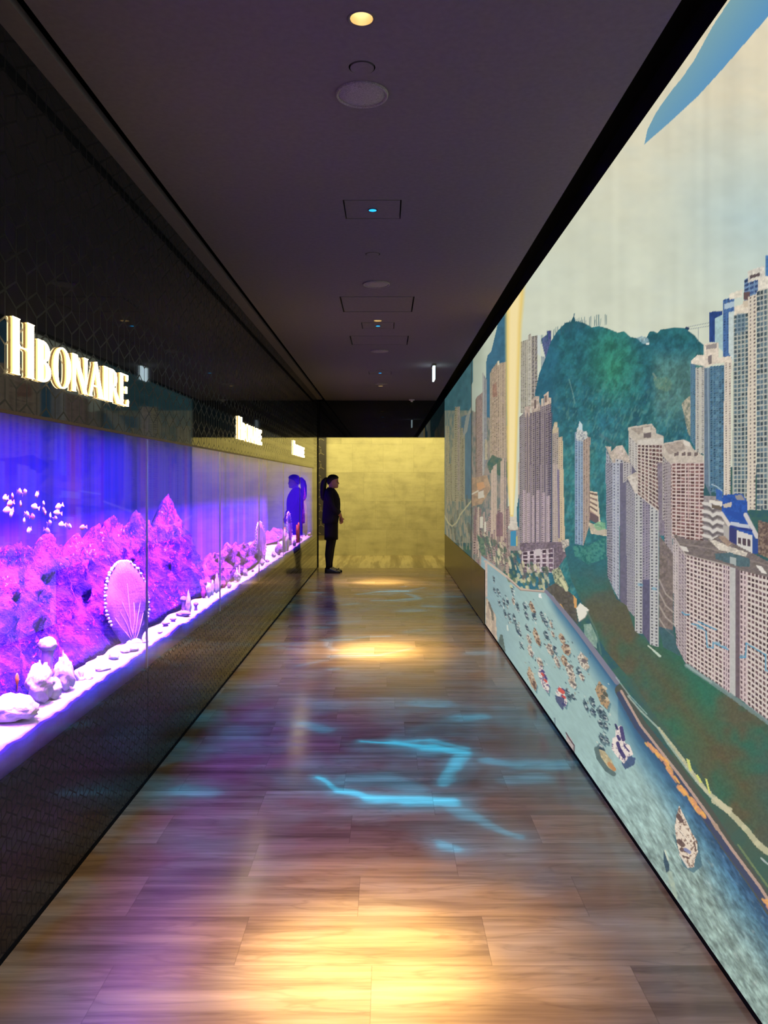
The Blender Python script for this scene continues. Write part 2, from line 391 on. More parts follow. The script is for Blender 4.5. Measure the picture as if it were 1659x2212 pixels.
def paint_city(px, PY):
    P = Painter(px, PY)
    T = lambda x0, y0, k: (lambda *pp: [(x0+pp[i]/k, y0+pp[i+1]/k) for i in range(0, len(pp), 2)])
    A = T(900, 0, 2.186); B = T(940, 640, 3.567); C = T(1150, 540, 3.259)
    D = T(1200, 1000, 3.569); E = T(1000, 1150, 4.0225); G = T(1250, 1500, 3.1076)
    X, Y = P.grid(0, P.n)
    L = lambda t, a, b: np.clip((t-a)/(b-a), 0, 1)[..., None]
    S = lambda t, a, b: (lambda q: q*q*(3-2*q))(L(t, a, b))
    f32 = lambda *c: np.array(c, np.float32)
    # sky
    t = S(Y, 80, 640)
    c = f32(227, 216, 186)*(1-t)+f32(211, 216, 194)*t
    bl = np.clip(1-np.abs((Y-X*.15-230)/260), 0, 1)[..., None]*S(X, 1350, 1640)
    c = c*(1-bl*.75)+f32(176, 201, 203)*bl*.75
    w = S(X, 1130, 1010); c = c*(1-w*.85)+f32(172, 183, 162)*w*.85
    wr = (vnoise(X/14, Y/900, 5)-.5)[..., None]*.05; c = c*(1+wr)
    c = c*(1+(fbm(X/60, Y/40, 9)[..., None]-.5)*.07)
    cl = np.clip((fbm(X/90+Y/110, Y/45-X/130, 4)-.46)*2.6, 0, 1)[..., None]
    c = c*(1-cl*.16)+f32(198, 212, 206)*cl*.16
    P.C[:] = c
    # blue sweep in the sky
    a, b, M = P.mask(A(1075,682, 1190,582, 1330,452, 1430,342, 1500,262, 1659,78, 2300,-700, 2300,-1400, 1500,-30, 1460,30, 1400,120, 1310,285, 1250,372, 1200,432, 1130,532, 1090,612))
    if M is not None:
        XX, YY = P.grid(a, b); e = np.clip(((XX-1390)*.55+(YY-300)*.42)/70+.55, 0, 1)[..., None]
        P.put(a, b, M.astype(np.float32)*.97, f32(133,171,170)*(1-e)+f32(92,151,194)*e)
    # ground and greenery behind everything
    P.mix([(960,1150),(1180,1150),(1230,1000),(1560,1010),(1700,1000),(2300,1000),(2300,4300),(960,4300)], (52,92,96), (66,104,88), tsc=(14,12), seed=51)
    # distant hills at the far end
    P.poly(B(395,500, 405,455, 432,425, 455,330, 472,260, 500,120, 560,0, 560,1300, 395,1300), (62,107,128), tex=.12, tsc=(7,9))
    P.poly(B(0,300, 285,300, 292,560, 290,660, 275,700, 280,1600, 0,1600), (64,106,112), tex=.15, tsc=(8,14))
    P.mix(B(0,880, 280,880, 280,1900, 0,1900), (104,124,116), (146,144,120), tsc=(3,16), seed=3)
    P.mix(B(282,880, 560,1000, 560,2100, 282,2300), (104,116,108), (150,138,124), tsc=(4,12), seed=5)
    P.poly(B(200,930, 278,900, 278,1560, 210,1560), (86,116,126), tex=.1, tsc=(6,20))
    # far end buildings
    for i in range(26):
        x = 78+((i*53) % 135); h0 = 1000+((i*97) % 420)-(180 if 140 < x < 200 else 0); ww = 10+(i*7) % 12
        P.facade(B(x,h0, x+ww,h0, x+ww,1580, x,1580), 2, 40, (160,155,124), (118,112,92), .5, .5, seed=i)
    P.facade(B(172,850, 190,850, 190,1500, 172,1500), 2, 60, (170,160,140), (128,116,104), .5, .5)
    for i in range(9):
        P.line(B(212+4*i,1090-6*i, 238+5*i,930-10*i), .55, (158,158,142), .8)
    for i in range(60):
        x = 82+hsh(i, 1)*195; y = 1530+hsh(i, 2)*430
        P.line(B(x,y, x+3,y+30+70*hsh(i, 3)), .7+hsh(i, 4), (172,158,128) if i % 3 else (92,98,84), .75)
    P.line(B(72,1690, 100,1745, 130,1772, 165,1745, 195,1680, 285,1570), 1.4, (190,182,140), .95)
    P.facade(B(310,800, 322,775, 322,1400, 310,1400), 1, 60, (140,125,108), (96,86,78), .5, .5)
    P.facade(B(322,775, 372,735, 372,1400, 322,1400), 5, 70, (160,140,126), (112,98,92), .45, .7, seed=2)
    P.facade(B(362,580, 374,600, 374,1380, 362,1380), 1, 70, (170,170,160), (120,116,116), .5, .5, seed=3)
    P.facade(B(374,600, 396,640, 396,1260, 374,1380), 2, 70, (150,150,146), (100,104,108), .5, .6, seed=3)
    P.facade(B(384,1100, 404,1110, 404,1260, 384,1260), 2, 18, (180,170,140), (130,120,104), .5, .5)
    P.facade(B(420,600, 440,555, 440,1260, 420,1260), 1, 60, (172,158,132), (128,112,98), .5, .5)
    P.facade(B(438,560, 482,505, 482,1240, 438,1240), 3, 60, (178,160,134), (136,116,102), .4, .6, seed=2)
    P.facade(B(480,520, 548,505, 548,1250, 480,1240), 4, 60, (182,164,138), (130,110,98), .45, .6, seed=5)
    P.poly(B(480,500, 492,498, 492,530, 480,530), (215,205,175)); P.poly(B(440,690, 470,660, 480,770, 440,780), (150,118,100), tex=.2)
    P.mix(B(400,1290, 440,1220, 560,1280, 560,1400, 420,1360), (62,98,88), (96,110,88), seed=8)
    P.mix(B(282,1400, 400,1380, 430,1480, 360,1600, 282,1620), (150,128,104), (178,150,118), tsc=(4,6), seed=8)
    P.poly(B(318,1440, 370,1430, 385,1470, 330,1500), (196,150,108)); P.poly(B(330,1510, 372,1495, 378,1550, 332,1560), (200,192,172))
    P.line(B(284,1525, 330,1500), 1.6, (205,195,170))
    for i in range(90):
        x = 288+hsh(i, 11)*280; y = 1560+hsh(i, 12)*480
        P.facade(B(x,y, x+14,y-6, x+14,y+90+80*hsh(i,3), x,y+90+80*hsh(i,3)), 2, 8, (170,150,136) if i % 3 else (140,118,112), (108,90,88), .5, .5, seed=i)
    for i, (x, y0, y1) in enumerate([(432,1330,1830),(446,1300,1800),(460,1290,1900),(505,1260,1900),(520,1240,1880),(535,1250,1860),(640,1270,1760),(652,1400,1760),(325,1620,2010),(352,1690,1790)]):
        P.facade(B(x,y0+12, x+13,y0, x+13,y1, x,y1), 2, int((y1-y0)/9), (192,172,150), (140,116,108), .45, .5, seed=i)
    P.poly(B(345,1700, 368,1695, 368,1785, 345,1785), (205,200,178)); P.poly(B(380,1740, 393,1735, 393,1815, 380,1815), (205,200,178))
    P.poly(B(470,1680, 520,1660, 525,1850, 470,1850), (122,92,96), .8, .2)
    # tall towers behind the beam
    P.facade(B(660,350, 735,325, 735,900, 660,900), 5, 46, (182,176,156), (120,116,112), .55, .55)
    P.facade(B(715,300, 740,285, 740,860, 715,860), 1, 46, (196,190,172), (150,146,136), .4, .6)
    P.facade(B(740,310, 790,300, 790,800, 740,800), 2, 40, (185,176,160), (78,76,82), .8, .6)
    P.poly(B(790,300, 812,300, 812,470, 790,440), (204,212,205))
    P.facade(B(815,330, 895,270, 895,420, 860,520, 815,560)[:4], 5, 26, (92,104,140), (66,76,116), .5, .6, tex=.25)
    P.poly(B(860,268, 896,262, 896,330, 870,330), (70,78,124), tex=.3)
    P.facade(B(815,460, 850,470, 850,540, 815,560), 3, 10, (160,172,170), (110,120,130), .5, .5)
    # main hill
    hill = C(-110,1820, 20,1000, 48,870, 92,760, 130,645, 175,572, 235,512, 270,505, 292,462, 305,500, 360,512, 420,545, 470,535, 530,552, 600,582, 645,572, 690,612, 740,622, 790,640, 812,600, 825,575, 850,572, 880,585, 905,560, 965,552, 1000,545, 1080,550, 1110,580, 1150,610, 1172,640, 1205,670, 1205,1900, 700,2400, -110,2600)
    a, b, M = P.mask(hill)
    XX, YY = P.grid(a, b)
    n = fbm(XX/7, YY/9, 21)[..., None]; n2 = fbm(XX/26, YY/34, 22)[..., None]
    gx = np.clip(1-np.hypot((XX-1325)/75, (YY-800)/110), 0, 1)[..., None]
    base = f32(40,93,110)*(1-n2)+f32(42,100,98)*n2
    g2 = np.clip(1-np.hypot((XX-1315)/70, (YY-740)/90), 0, 1)[..., None]
    base = base*(1-gx*.9)+f32(54,126,98)*gx*.9; base = base*(1-g2*.4)+f32(48,122,92)*g2*.4
    low = S(YY, 850, 1000)*S(XX, 1420, 1330); base = base*(1-low*.35)+f32(66,128,118)*low*.35
    rt = S(XX, 1395, 1430)*S(YY, 740, 800)*S(YY, 960, 860); base = base*(1-rt*.6)+f32(98,130,116)*rt*.6
    st = np.clip((vnoise((XX+YY*.35)/3.2, (YY-XX*.2)/9, 23)-.62)*4, 0, 1)[..., None]*S(YY, 760, 900)
    n3 = fbm(XX/2.6, YY/3.2, 27)[..., None]; cr = np.clip((fbm((XX+YY*.4)/11, (YY-XX*.3)/16, 28)-.5)*3, -.5, .5)[..., None]
    base = base*(.80+.26*n+.26*n3)*(1+.22*cr)*(1-st*.42)+f32(112,156,140)*st*.42
    dk = S(XX, 1225, 1185); base = base*(1-dk*.45)+f32(46,98,128)*dk*.45
    P.put(a, b, M.astype(np.float32), base)
    for i in range(46):
        x = 60+hsh(i, 31)*470; yb = 560-(x-60)*.12 if x > 280 else 640-(x-60)*.45
        P.line(C(x,yb+20, x+2,yb-22-34*hsh(i, 32)), .5, (52,92,104), .8)
    P.line(C(290,500, 295,448), .8, (44,84,104)); P.line(C(870,900, 850,870), 2, (150,160,140), .6)
    P.mix(C(850,900, 880,890, 910,905, 945,890, 970,910, 985,940, 975,985, 940,1000, 900,985, 865,965), (88,128,108), (136,156,122), tsc=(2.5,3), k=.5)
    P.poly(C(730,620, 770,606, 815,620, 825,665, 780,660), (140,168,176), .8, .35, (3,3)); P.poly(C(800,655, 822,652, 822,668, 800,668), (222,224,214))
    for x1, y1, x2, y2 in [(1080,545,1245,512),(1095,560,1245,535),(1170,545,1165,650)]: P.line(C(x1,y1,x2,y2), .55, (122,132,138), .8)
    P.poly(C(1080,540, 1105,545, 1100,562, 1080,558), (40,60,92))
    P.mix(C(1050,1080, 1090,1040, 1120,1020, 1125,1330, 1095,1290), (120,128,112), (190,180,156), tsc=(4,6), seed=4)
    P.line(C(258,910, 285,1010, 300,1080), 1., (150,176,160), .5); P.line(C(480,1300, 640,1420), 3, (90,110,110), .4)
    # main cluster, left centre
    P.facade(B(650,930, 690,890, 690,1900, 650,1900), 3, 62, (150,142,138), (100,92,100), .55, .5)
    P.facade(B(690,880, 735,850, 735,1920, 690,1920), 3, 66, (160,146,138), (94,84,92), .5, .55, seed=1)
    P.poly(B(690,850, 735,845, 735,930, 690,930), (178,160,146), tex=.25)
    P.facade(B(735,900, 810,870, 810,1920, 735,1920), 5, 64, (150,138,134), (84,76,86), .5, .6, seed=2)
    P.poly(B(740,800, 772,770, 800,770, 810,880, 740,900), (182,166,150), tex=.25); P.poly(B(764,800, 778,795, 778,860, 764,866), (112,98,92))
    P.facade(B(808,840, 895,800, 895,1930, 808,1930), 6, 66, (148,136,134), (82,74,88), .5, .6, seed=3)
    P.poly(B(815,790, 836,785, 838,845, 815,850), (198,182,162)); P.poly(B(838,760, 872,732, 876,780, 896,785, 894,825, 840,845), (196,176,156), tex=.2); P.poly(B(846,770, 858,764, 860,815, 848,820), (120,104,98))
    for x in (712, 733, 772, 806, 845, 880, 899): P.line(B(x,900, x,1900), 1.1, (88,80,94), .8)
    for x in (736, 812, 858): P.line(B(x,1300, x,1900), .8, (182,166,168), .7)
    P.facade(B(905,1030, 950,1010, 950,1900, 905,1900), 3, 60, (176,164,146), (116,106,108), .45, .55, seed=4)
    P.poly(B(918,970, 942,970, 946,1050, 905,1060, 905,1025), (192,176,146), tex=.2)
    P.facade(B(950,1090, 982,1080, 996,1300, 1000,1900, 950,1900)[:2]+B(1000,1900, 950,1900), 2, 50, (202,182,146), (132,112,106), .3, .6, seed=5)
    P.facade(B(905,1290, 945,1290, 945,1900, 905,1900), 3, 44, (186,170,156), (124,110,114), .5, .5, seed=6)
    P.line(B(948,1340, 955,1860), 1.8, (104,96,132), .8); P.line(B(976,1340, 982,1900), 1.4, (206,184,150), .9)
    for i, x in enumerate((670, 706, 742, 778, 820, 862)):
        P.facade(B(x,1500+20*(i % 3), x+24,1490+20*(i % 3), x+24,1930, x,1930), 2, 26, (186,168,168), (116,98,110), .5, .5, seed=i)
    P.poly(B(650,1900, 1010,1890, 1040,1960, 920,2130, 660,2130), (120,106,112), tex=.35, tsc=(3,3))
    P.facade(B(670,1970, 915,1940, 910,2130, 668,2110), 5, 5, (196,180,182), (96,78,86), .62, .72, tex=.3)
    P.mix(B(970,1880, 1030,1870, 1040,1960, 990,1970), (150,142,130), (214,204,186), tsc=(3,3), seed=5)
    P.poly(B(770,1950, 810,1945, 812,2000, 772,2000), (198,186,184))
    # slender tower beside the hill
    P.facade(B(1078,1050, 1140,1030, 1140,1930, 1075,1920), 3, 66, (140,158,172), (92,112,140), .5, .55, seed=1)
    P.facade(B(1140,1060, 1195,1090, 1190,1760, 1140,1930), 3, 62, (178,158,138), (124,106,102), .5, .55, seed=2)
    P.mix(B(1085,1110, 1090,1020, 1102,1010, 1112,962, 1132,985, 1136,1040, 1170,1040, 1172,1090, 1130,1120), (205,205,195), (120,124,132), tsc=(3,3), bias=.6)
    P.poly(B(1104,1010, 1112,962, 1132,985, 1134,1030, 1110,1030), (196,212,214))
    for x in (1098, 1122): P.line(B(x,1100, x,1900), .8, (186,200,208), .6)
    P.facade(B(1190,1500, 1250,1510, 1275,1610, 1270,1760, 1190,1720)[:2]+B(1275,1760, 1190,1700), 1, 6, (214,196,168), (150,126,112), 1.0, .4)
    P.poly(B(1190,1660, 1260,1700, 1260,1760, 1190,1720), (110,92,90)); P.poly(B(1180,1740, 1330,1800, 1330,1850, 1200,1830), (190,178,152), tex=.25)
    P.poly(D(290,480, 330,450, 385,460, 385,520, 320,520), (130,176,130), .8, .3, (3,3)); P.poly(D(260,460, 300,530, 385,510, 385,555, 300,545), (190,178,156))
    # twin slab tower cluster, right of hill
    P.facade(C(518,1400, 590,1560, 590,1900, 518,1900), 4, 18, (168,166,168), (114,112,124), .55, .5, 1.2)
    P.facade(D(385,0, 440,0, 440,960, 400,870), 4, 46, (150,148,152), (94,92,104), .55, .5, 2.5, seed=1)
    P.poly(C(515,1382, 556,1385, 556,1420, 590,1382, 635,1376, 700,1490, 700,1600, 640,1560, 620,1500, 590,1560), (190,176,160), tex=.25)
    P.facade(C(586,1470, 640,1480, 640,1900, 586,1900), 2, 20, (190,188,186), (108,106,116), .4, .5)
    P.facade(D(440,0, 497,0, 490,1055, 440,960), 2, 42, (176,178,184), (108,110,128), .4, .5)
    P.poly(C(590,1400, 632,1376, 640,1480, 600,1470), (202,186,170), tex=.2)
    P.poly(D(495,0, 620,0, 620,240, 548,300, 548,1150, 495,1050), (108,104,118), tex=.12)
    P.facade(C(640,1490, 700,1500, 700,1600, 640,1640), 3, 8, (180,174,170), (104,96,104), .5, .5, 1.)
    P.facade(D(545,130, 617,240, 612,1190, 548,1120), 5, 46, (156,152,154), (94,88,100), .55, .5, 3., seed=2)
    P.poly(D(670,230, 735,220, 735,1400, 670,1310), (96,92,112), tex=.15)
    P.facade(D(670,230, 735,280, 735,900, 670,900), 3, 32, (150,142,150), (96,88,106), .5, .5, 2., seed=2)
    P.facade(D(612,235, 672,235, 672,1318, 612,1310), 2, 44, (184,182,176), (96,94,98), .42, .5, seed=3)
    P.facade(D(728,240, 797,235, 795,1420, 728,1405), 2, 47, (188,187,182), (96,94,98), .42, .5, seed=4)
    P.mix(D(548,110, 620,70, 700,80, 798,232, 728,245, 680,180, 672,235, 612,235), (178,166,150), (214,204,190), tsc=(4,4), bias=.45)
    P.poly(D(625,100, 690,95, 690,150, 640,160), (212,196,176)); P.poly(D(740,190, 770,180, 790,225, 750,225), (120,116,108))
    # block with brown windows
    P.facade(C(678,1262, 742,1330, 742,1580, 680,1480), 3, 14, (196,190,180), (126,120,118), .45, .5, .8)
    P.poly(C(675,1248, 838,1222, 870,1262, 872,1290, 922,1310, 922,1370, 740,1370, 676,1300), (190,180,164), tex=.12)
    P.poly(C(695,1258, 835,1235, 850,1262, 745,1300), (164,152,138), tex=.2); P.poly(C(785,1290, 835,1285, 835,1320, 785,1325), (112,102,98)); P.poly(C(780,1250, 832,1244, 832,1280, 780,1284), (206,196,178))
    P.facade(C(740,1370, 922,1370, 910,1860, 740,1720), 7, 16, (204,192,178), (106,82,78), .78, .66, seed=2)
    P.poly(C(740,1340, 922,1320, 922,1366, 740,1372), (204,196,182), tex=.1)
    P.poly(D(785,0, 900,0, 900,300, 836,560, 798,560), (132,122,130), tex=.2)
    P.facade(C(915,1400, 975,1480, 975,1900, 915,1900), 4, 22, (176,168,160), (120,112,112), .5, .5, .8)
    P.facade(D(836,0, 897,0, 905,800, 836,770), 4, 34, (164,154,152), (116,104,108), .5, .5, .8, seed=1)
    P.poly(C(908,1365, 1060,1332, 1110,1355, 1130,1400, 1205,1450, 1210,1500, 975,1512, 912,1440), (196,184,168), tex=.14)
    P.poly(C(925,1372, 1050,1345, 1085,1400, 960,1440), (172,158,144), tex=.2); P.poly(C(1060,1336, 1110,1355, 1108,1385, 1070,1375), (220,210,194))
    for x in (1000, 1050, 1090, 1140): P.poly(C(x,1428, x+28,1422, x+28,1446, x,1452), (118,104,98))
    P.facade(C(975,1512, 1210,1505, 1205,1900, 975,1900), 7, 14, (206,186,174), (116,84,80), .78, .64, seed=5)
    P.facade(D(895,0, 1145,0, 1140,610, 895,580), 7, 22, (208,190,180), (112,82,78), .78, .62, seed=6)
    P.line(C(1098,1515, 1098,1900), 1.3, (205,176,168)); P.line(D(1110,20, 1110,600), 1.2, (205,176,168))
    # far right towers
    P.poly(C(1245,440, 1275,432, 1338,430, 1338,650, 1245,650), (44,72,128), tex=.2, tsc=(3,8)); P.poly(C(1285,480, 1345,455, 1345,720, 1285,660), (168,196,196), tex=.1)
    P.facade(C(1342,350, 1420,330, 1420,760, 1342,760), 3, 22, (76,112,158), (60,84,130), .5, .5, tex=.2); P.poly(C(1350,380, 1420,360, 1420,400, 1350,420), (176,194,204)); P.poly(C(1385,310, 1480,275, 1480,330, 1385,350), (222,214,194), tex=.15)
    P.poly(C(1380,440, 1425,430, 1425,800, 1380,720), (196,208,202), tex=.1)
    P.facade(C(1490,210, 1600,150, 1600,420, 1490,420), 3, 7, (112,140,170), (64,84,124), .8, .5, tex=.2); P.poly(C(1515,150, 1630,112, 1640,190, 1520,230), (212,206,192), tex=.2); P.poly(C(1530,180, 1600,160, 1600,182, 1530,205), (96,84,84))
    P.poly(C(1640,40, 1900,-20, 1900,300, 1640,230), (78,122,170), tex=.2); P.poly(C(1590,200, 1700,170, 1700,300, 1590,310), (224,216,198), tex=.15)
    P.facade(C(1578,290, 1680,265, 1680,1830, 1578,1830), 4, 42, (172,174,162), (84,102,110), .74, .74, tex=.08, band=((190,188,174), .16))
    P.facade(C(1680,240, 2900,100, 2900,1830, 1680,1830), 30, 42, (172,174,162), (84,102,110), .74, .74)
    P.poly(C(1420,400, 1540,360, 1580,300, 1580,460, 1420,470), (224,212,190), tex=.14); P.poly(C(1480,360, 1530,350, 1535,400, 1490,405), (206,190,166)); P.poly(C(1486,300, 1530,290, 1530,352, 1486,350), (104,84,84))
    P.facade(C(1418,460, 1522,440, 1522,1800, 1405,1800), 4, 44, (168,172,160), (80,100,106), .76, .74, band=((190,190,176), .16), seed=2)
    P.poly(C(1440,450, 1500,445, 1500,570, 1425,590), (86,118,140), .5)
    P.facade(C(1520,330, 1578,310, 1572,1830, 1510,1830), 2, 56, (214,202,182), (126,116,112), .35, .5, seed=3)
    P.facade(C(1115,790, 1150,780, 1150,1400, 1115,1340), 3, 40, (96,130,146), (60,98,124), .55, .6)
    P.facade(C(1148,830, 1215,820, 1215,1440, 1148,1420), 2, 46, (192,188,174), (124,124,126), .45, .5)
    P.poly(C(1212,830, 1252,830, 1260,1740, 1212,1640), (104,122,136), tex=.12); P.line(C(1235,830, 1245,1660), 1.3, (150,170,178), .8)
    P.facade(C(1250,820, 1352,810, 1345,1720, 1250,1700), 5, 58, (92,126,142), (58,94,118), .66, .66, tex=.16, seed=4)
    P.line(C(1300,840, 1300,1650), 1.0, (120,156,170), .6)
    for i in range(12): P.poly(C(1265+60*hsh(i,3),860+60*i, 1290+60*hsh(i,3),860+60*i, 1290+60*hsh(i,3),885+60*i, 1265+60*hsh(i,3),885+60*i), (120,158,172), .5)
    P.facade(C(1350,790, 1402,770, 1395,1760, 1345,1740), 2, 56, (214,202,184), (130,118,112), .35, .5, seed=5)
    P.poly(C(1118,780, 1160,740, 1215,740, 1215,820, 1120,800), (228,216,196), tex=.14); P.poly(C(1210,660, 1310,650, 1312,760, 1400,745, 1402,790, 1300,800, 1215,830), (222,208,188), tex=.16); P.poly(C(1220,672, 1300,655, 1300,690, 1225,700), (152,144,138)); P.poly(C(1235,745, 1262,740, 1262,800, 1240,810), (130,120,116))
    # balconies + blue roofed house
    P.poly(D(1140,250, 1300,260, 1340,480, 1340,620, 1140,600), (150,142,138), tex=.2)
    for k in range(5):
        y = 300+62*k
        P.line(D(1140,y+10, 1185,y+20, 1210,y+45, 1245,y+25, 1290,y+40), 3.4, (212,206,196)); P.line(D(1140,y+36, 1185,y+46, 1212,y+72, 1245,y+52, 1290,y+66), 2.6, (104,98,96), .8)
    P.poly(D(1185,285, 1290,300, 1290,330, 1185,310), (222,214,200)); P.poly(D(1205,320, 1285,335, 1285,360, 1205,350), (110,98,82))
    P.poly(D(1235,200, 1285,215, 1290,300, 1240,280), (62,104,170), tex=.15); P.line(D(1205,165, 1240,180, 1285,215), 1.2, (170,190,200))
    P.poly(D(1290,250, 1360,240, 1440,240, 1480,300, 1480,380, 1560,570, 1520,580, 1340,480, 1280,380), (48,88,164), tex=.2)
    P.poly(D(1380,250, 1435,245, 1465,290, 1400,285), (150,146,142)); P.poly(D(1300,350, 1400,380, 1460,400, 1470,450, 1400,440, 1310,380), (44,82,160)); P.poly(D(1290,320, 1360,300, 1355,340, 1300,345), (196,184,166))
    P.line(D(1280,390, 1340,480), 4, (214,204,192)); P.line(D(1465,400, 1555,570), 4.5, (206,200,196)); P.poly(D(1350,450, 1490,480, 1500,510, 1350,490), (190,196,204)); P.line(D(1350,490, 1510,520), 2.5, (46,64,130))
    P.poly(D(1290,480, 1340,490, 1340,620, 1300,590), (176,170,162)); P.poly(D(1340,500, 1400,510, 1400,650, 1340,620), (58,64,112)); P.poly(D(1398,520, 1520,560, 1518,700, 1395,660), (212,208,200))
    for k in range(3): P.poly(D(1405+36*k,570+8*k, 1432+36*k,578+8*k, 1432+36*k,630+8*k, 1405+36*k,622+8*k), (86,74,80))
    P.poly(D(1518,570, 1570,590, 1568,700, 1518,700), (52,80,140)); P.mix(D(1560,440, 1700,480, 1700,760, 1560,700), (92,76,70), (150,130,110), tsc=(4,4))
    # ground slope
    gp = D(70,660, 130,620, 240,640, 300,590, 385,560, 400,870, 470,1050, 550,1100, 610,1290, 730,1400, 795,1420, 830,1270, 905,1290, 960,1480, 1010,1560, 1345,1780, 1638,2000, 2600,2700, 2600,4800, 1638,3300, 900,2250, 560,1650, 380,1440, 250,1180, 120,900)
    a, b, M = P.mask(gp); XX, YY = P.grid(a, b)
    n = fbm(XX/75, YY/70, 41)[..., None]; n2 = fbm(XX/3.5, YY/3.5, 42)[..., None]
    tt = np.clip((n-.38)*4, 0, 1); up = S(YY, 1330, 1180)
    c = f32(92,92,70)*(1-tt)+f32(56,106,84)*tt; c = c*(1-up)+f32(52,104,110)*up
    mid = np.clip(1-np.hypot((XX-1500)/80, (YY-1560)/120), 0, 1)[..., None]*.8; c = c*(1-mid)+f32(46,122,92)*mid
    br = np.clip(1-np.abs((YY-1.32*XX+420)/90), 0, 1)[..., None]*S(YY, 1300, 1450)*.75; c = c*(1-br)+f32(98,88,62)*br
    rg = S(XX, 1600, 1680)*S(YY, 1520, 1650); c = c*(1-rg*.5)+f32(66,98,96)*rg*.5
    P.put(a, b, M.astype(np.float32), c*(.86+.28*n2))
    P.mix(D(130,640, 250,640, 380,560, 385,740, 250,780, 150,720), (44,104,100), (76,140,124), tsc=(4,5), seed=2)
    P.poly(D(800,560, 905,700, 905,1300, 798,1260), (124,112,104), tex=.25)
    for k in range(4): P.line(D(800,900+100*k, 850,1010+90*k, 905,1060+90*k), 1.6, (176,164,152), .8)
    P.poly(D(795,1260, 905,1290, 960,1490, 830,1420), (70,96,108), .7, .2)
    P.line(D(715,1410, 750,1440, 800,1492), 1.6, (206,210,190), .9); P.line(D(760,1450, 808,1490), 2.2, (190,206,186))
    # big lattice block at right
    P.facade(D(905,560, 1012,700, 1010,1560, 930,1400), 5, 32, (178,164,162), (118,104,108), .5, .5, .6)
    P.facade(D(905,590, 945,640, 945,1300, 910,1250), 2, 30, (196,184,178), (140,126,124), .4, .5)
    P.facade(D(1008,700, 1342,790, 1342,1785, 1008,1552), 12, 26, (208,192,184), (98,78,78), .66, .56, seed=7, band=((216,202,190), .3))
    P.facade(D(1290,775, 1345,790, 1345,1785, 1290,1745), 3, 26, (204,184,182), (104,84,92), .5, .62, seed=8)
    P.poly(D(1385,780, 1425,800, 1425,1820, 1385,1800), (112,98,102), tex=.12); P.poly(D(1345,770, 1388,785, 1388,1800, 1345,1785), (190,188,182), tex=.06)
    P.facade(D(1420,815, 1500,835, 1500,1880, 1420,1815), 3, 26, (206,186,182), (106,86,90), .5, .6, seed=9)
    P.facade(D(1480,830, 2700,1150, 2700,2900, 1480,1868), 42, 26, (208,194,186), (98,78,78), .66, .56, seed=10, band=((216,204,192), .3))
    for x, y0, y1 in ((1060,715,1590),(1150,740,1650),(1220,760,1700)): P.line(D(x,y0, x,y1), .9, (214,192,186), .8)
    P.poly(D(905,545, 1020,590, 1190,600, 1260,560, 1638,760, 2700,1080, 2700,1160, 1638,880, 1330,800, 1000,705), (122,112,106), tex=.22, tsc=(5,3))
    P.line(D(960,620, 1190,660, 1638,790), 1.2, (152,140,130), .7); P.line(D(905,560, 1000,705, 1340,795), 1.3, (196,184,172), .8)
    P.poly(D(1180,590, 1240,600, 1330,640, 1480,690, 1470,720, 1330,690, 1260,670), (206,196,180), tex=.25, tsc=(4,3)); P.poly(D(1255,570, 1300,560, 1360,620, 1330,650), (162,140,122), tex=.2)
    P.poly(D(1230,700, 1345,690, 1500,740, 1498,800, 1420,800, 1340,775, 1235,740), (82,106,110), tex=.2); P.poly(D(1345,720, 1390,730, 1390,790, 1345,775), (168,176,170))
    P.poly(D(960,640, 1010,650, 1030,690, 985,680), (214,206,196)); P.poly(D(1545,790, 1590,800, 1635,860, 1590,850), (226,220,208))
    P.line(D(1010,1560, 1200,1690, 1345,1790, 1638,2000, 2200,2400), 4.5, (120,142,138), .85, jit=1.5); P.line(D(1010,1560, 1200,1690), 2.2, (160,176,168), .8)
    cy = (88,158,188)
    for q in [(975,1150,1000,1170,1030,1170),(1050,1240,1100,1250,1150,1290),(1100,1225,1240,1285),(1160,1300,1170,1420,1215,1425,1215,1385,1330,1440),(1420,1500,1465,1500,1470,1390,1620,1480,1620,1600,1638,1605)]: P.line(D(*q), 1.5, cy, .8)
    for x, y in ((1110,1270),(1250,1390),(1300,1420),(1440,1490),(655,940),(760,970)): P.poly(D(x-20,y-14, x+20,y-8, x+20,y+14, x-20,y+8), cy, .45)
    # water
    wall = E(205,235, 380,372, 500,482, 600,498, 720,508, 770,560, 880,690, 1000,840, 1150,1040, 1340,1290)+G(270,-5, 400,225, 660,560, 870,850, 1000,1040, 1200,1310, 1271,1420, 2600,3300)
    wt = wall+[(2290, 4200), (1040, 4200), (1040, 1200)]
    a, b, M = P.mask(wt); XX, YY = P.grid(a, b)
    wy = np.interp(XX, [p[0] for p in wall], [p[1] for p in wall]); dpt = YY-wy
    c = f32(160,188,182)*np.ones(XX.shape+(1,), np.float32)
    far = S(XX, 1150, 1060); c = c*(1-far)+f32(142,170,172)*far
    near = S(YY, 1650, 1950); c = c*(1-near)+f32(146,168,158)*near
    db = np.clip(1-dpt/(30+np.clip((XX-1170)*.42, 0, 175)), 0, 1)[..., None]*S(XX, 1160, 1210); db = db*db*(3-2*db)
    c = c*(1-db*.92)+f32(58,108,140)*db*.92
    d2 = np.clip(1-dpt/(16+np.clip((XX-1250)*.16, 0, 60)), 0, 1)[..., None]*S(XX, 1215, 1260); c = c*(1-d2*.9)+f32(56,82,116)*d2*.9
    al = XX*.6+YY*.8; ac = XX*.8-YY*.6
    rp = np.clip(((fbm(ac/4.2+al/60, al/20, 61)*.6+fbm(ac/9, al/16, 64)*.4)-.5)*1.25, -.3, .3)[..., None]*(.12+.88*S(YY, 1560, 1850))
    c = c*(1+rp*.8)
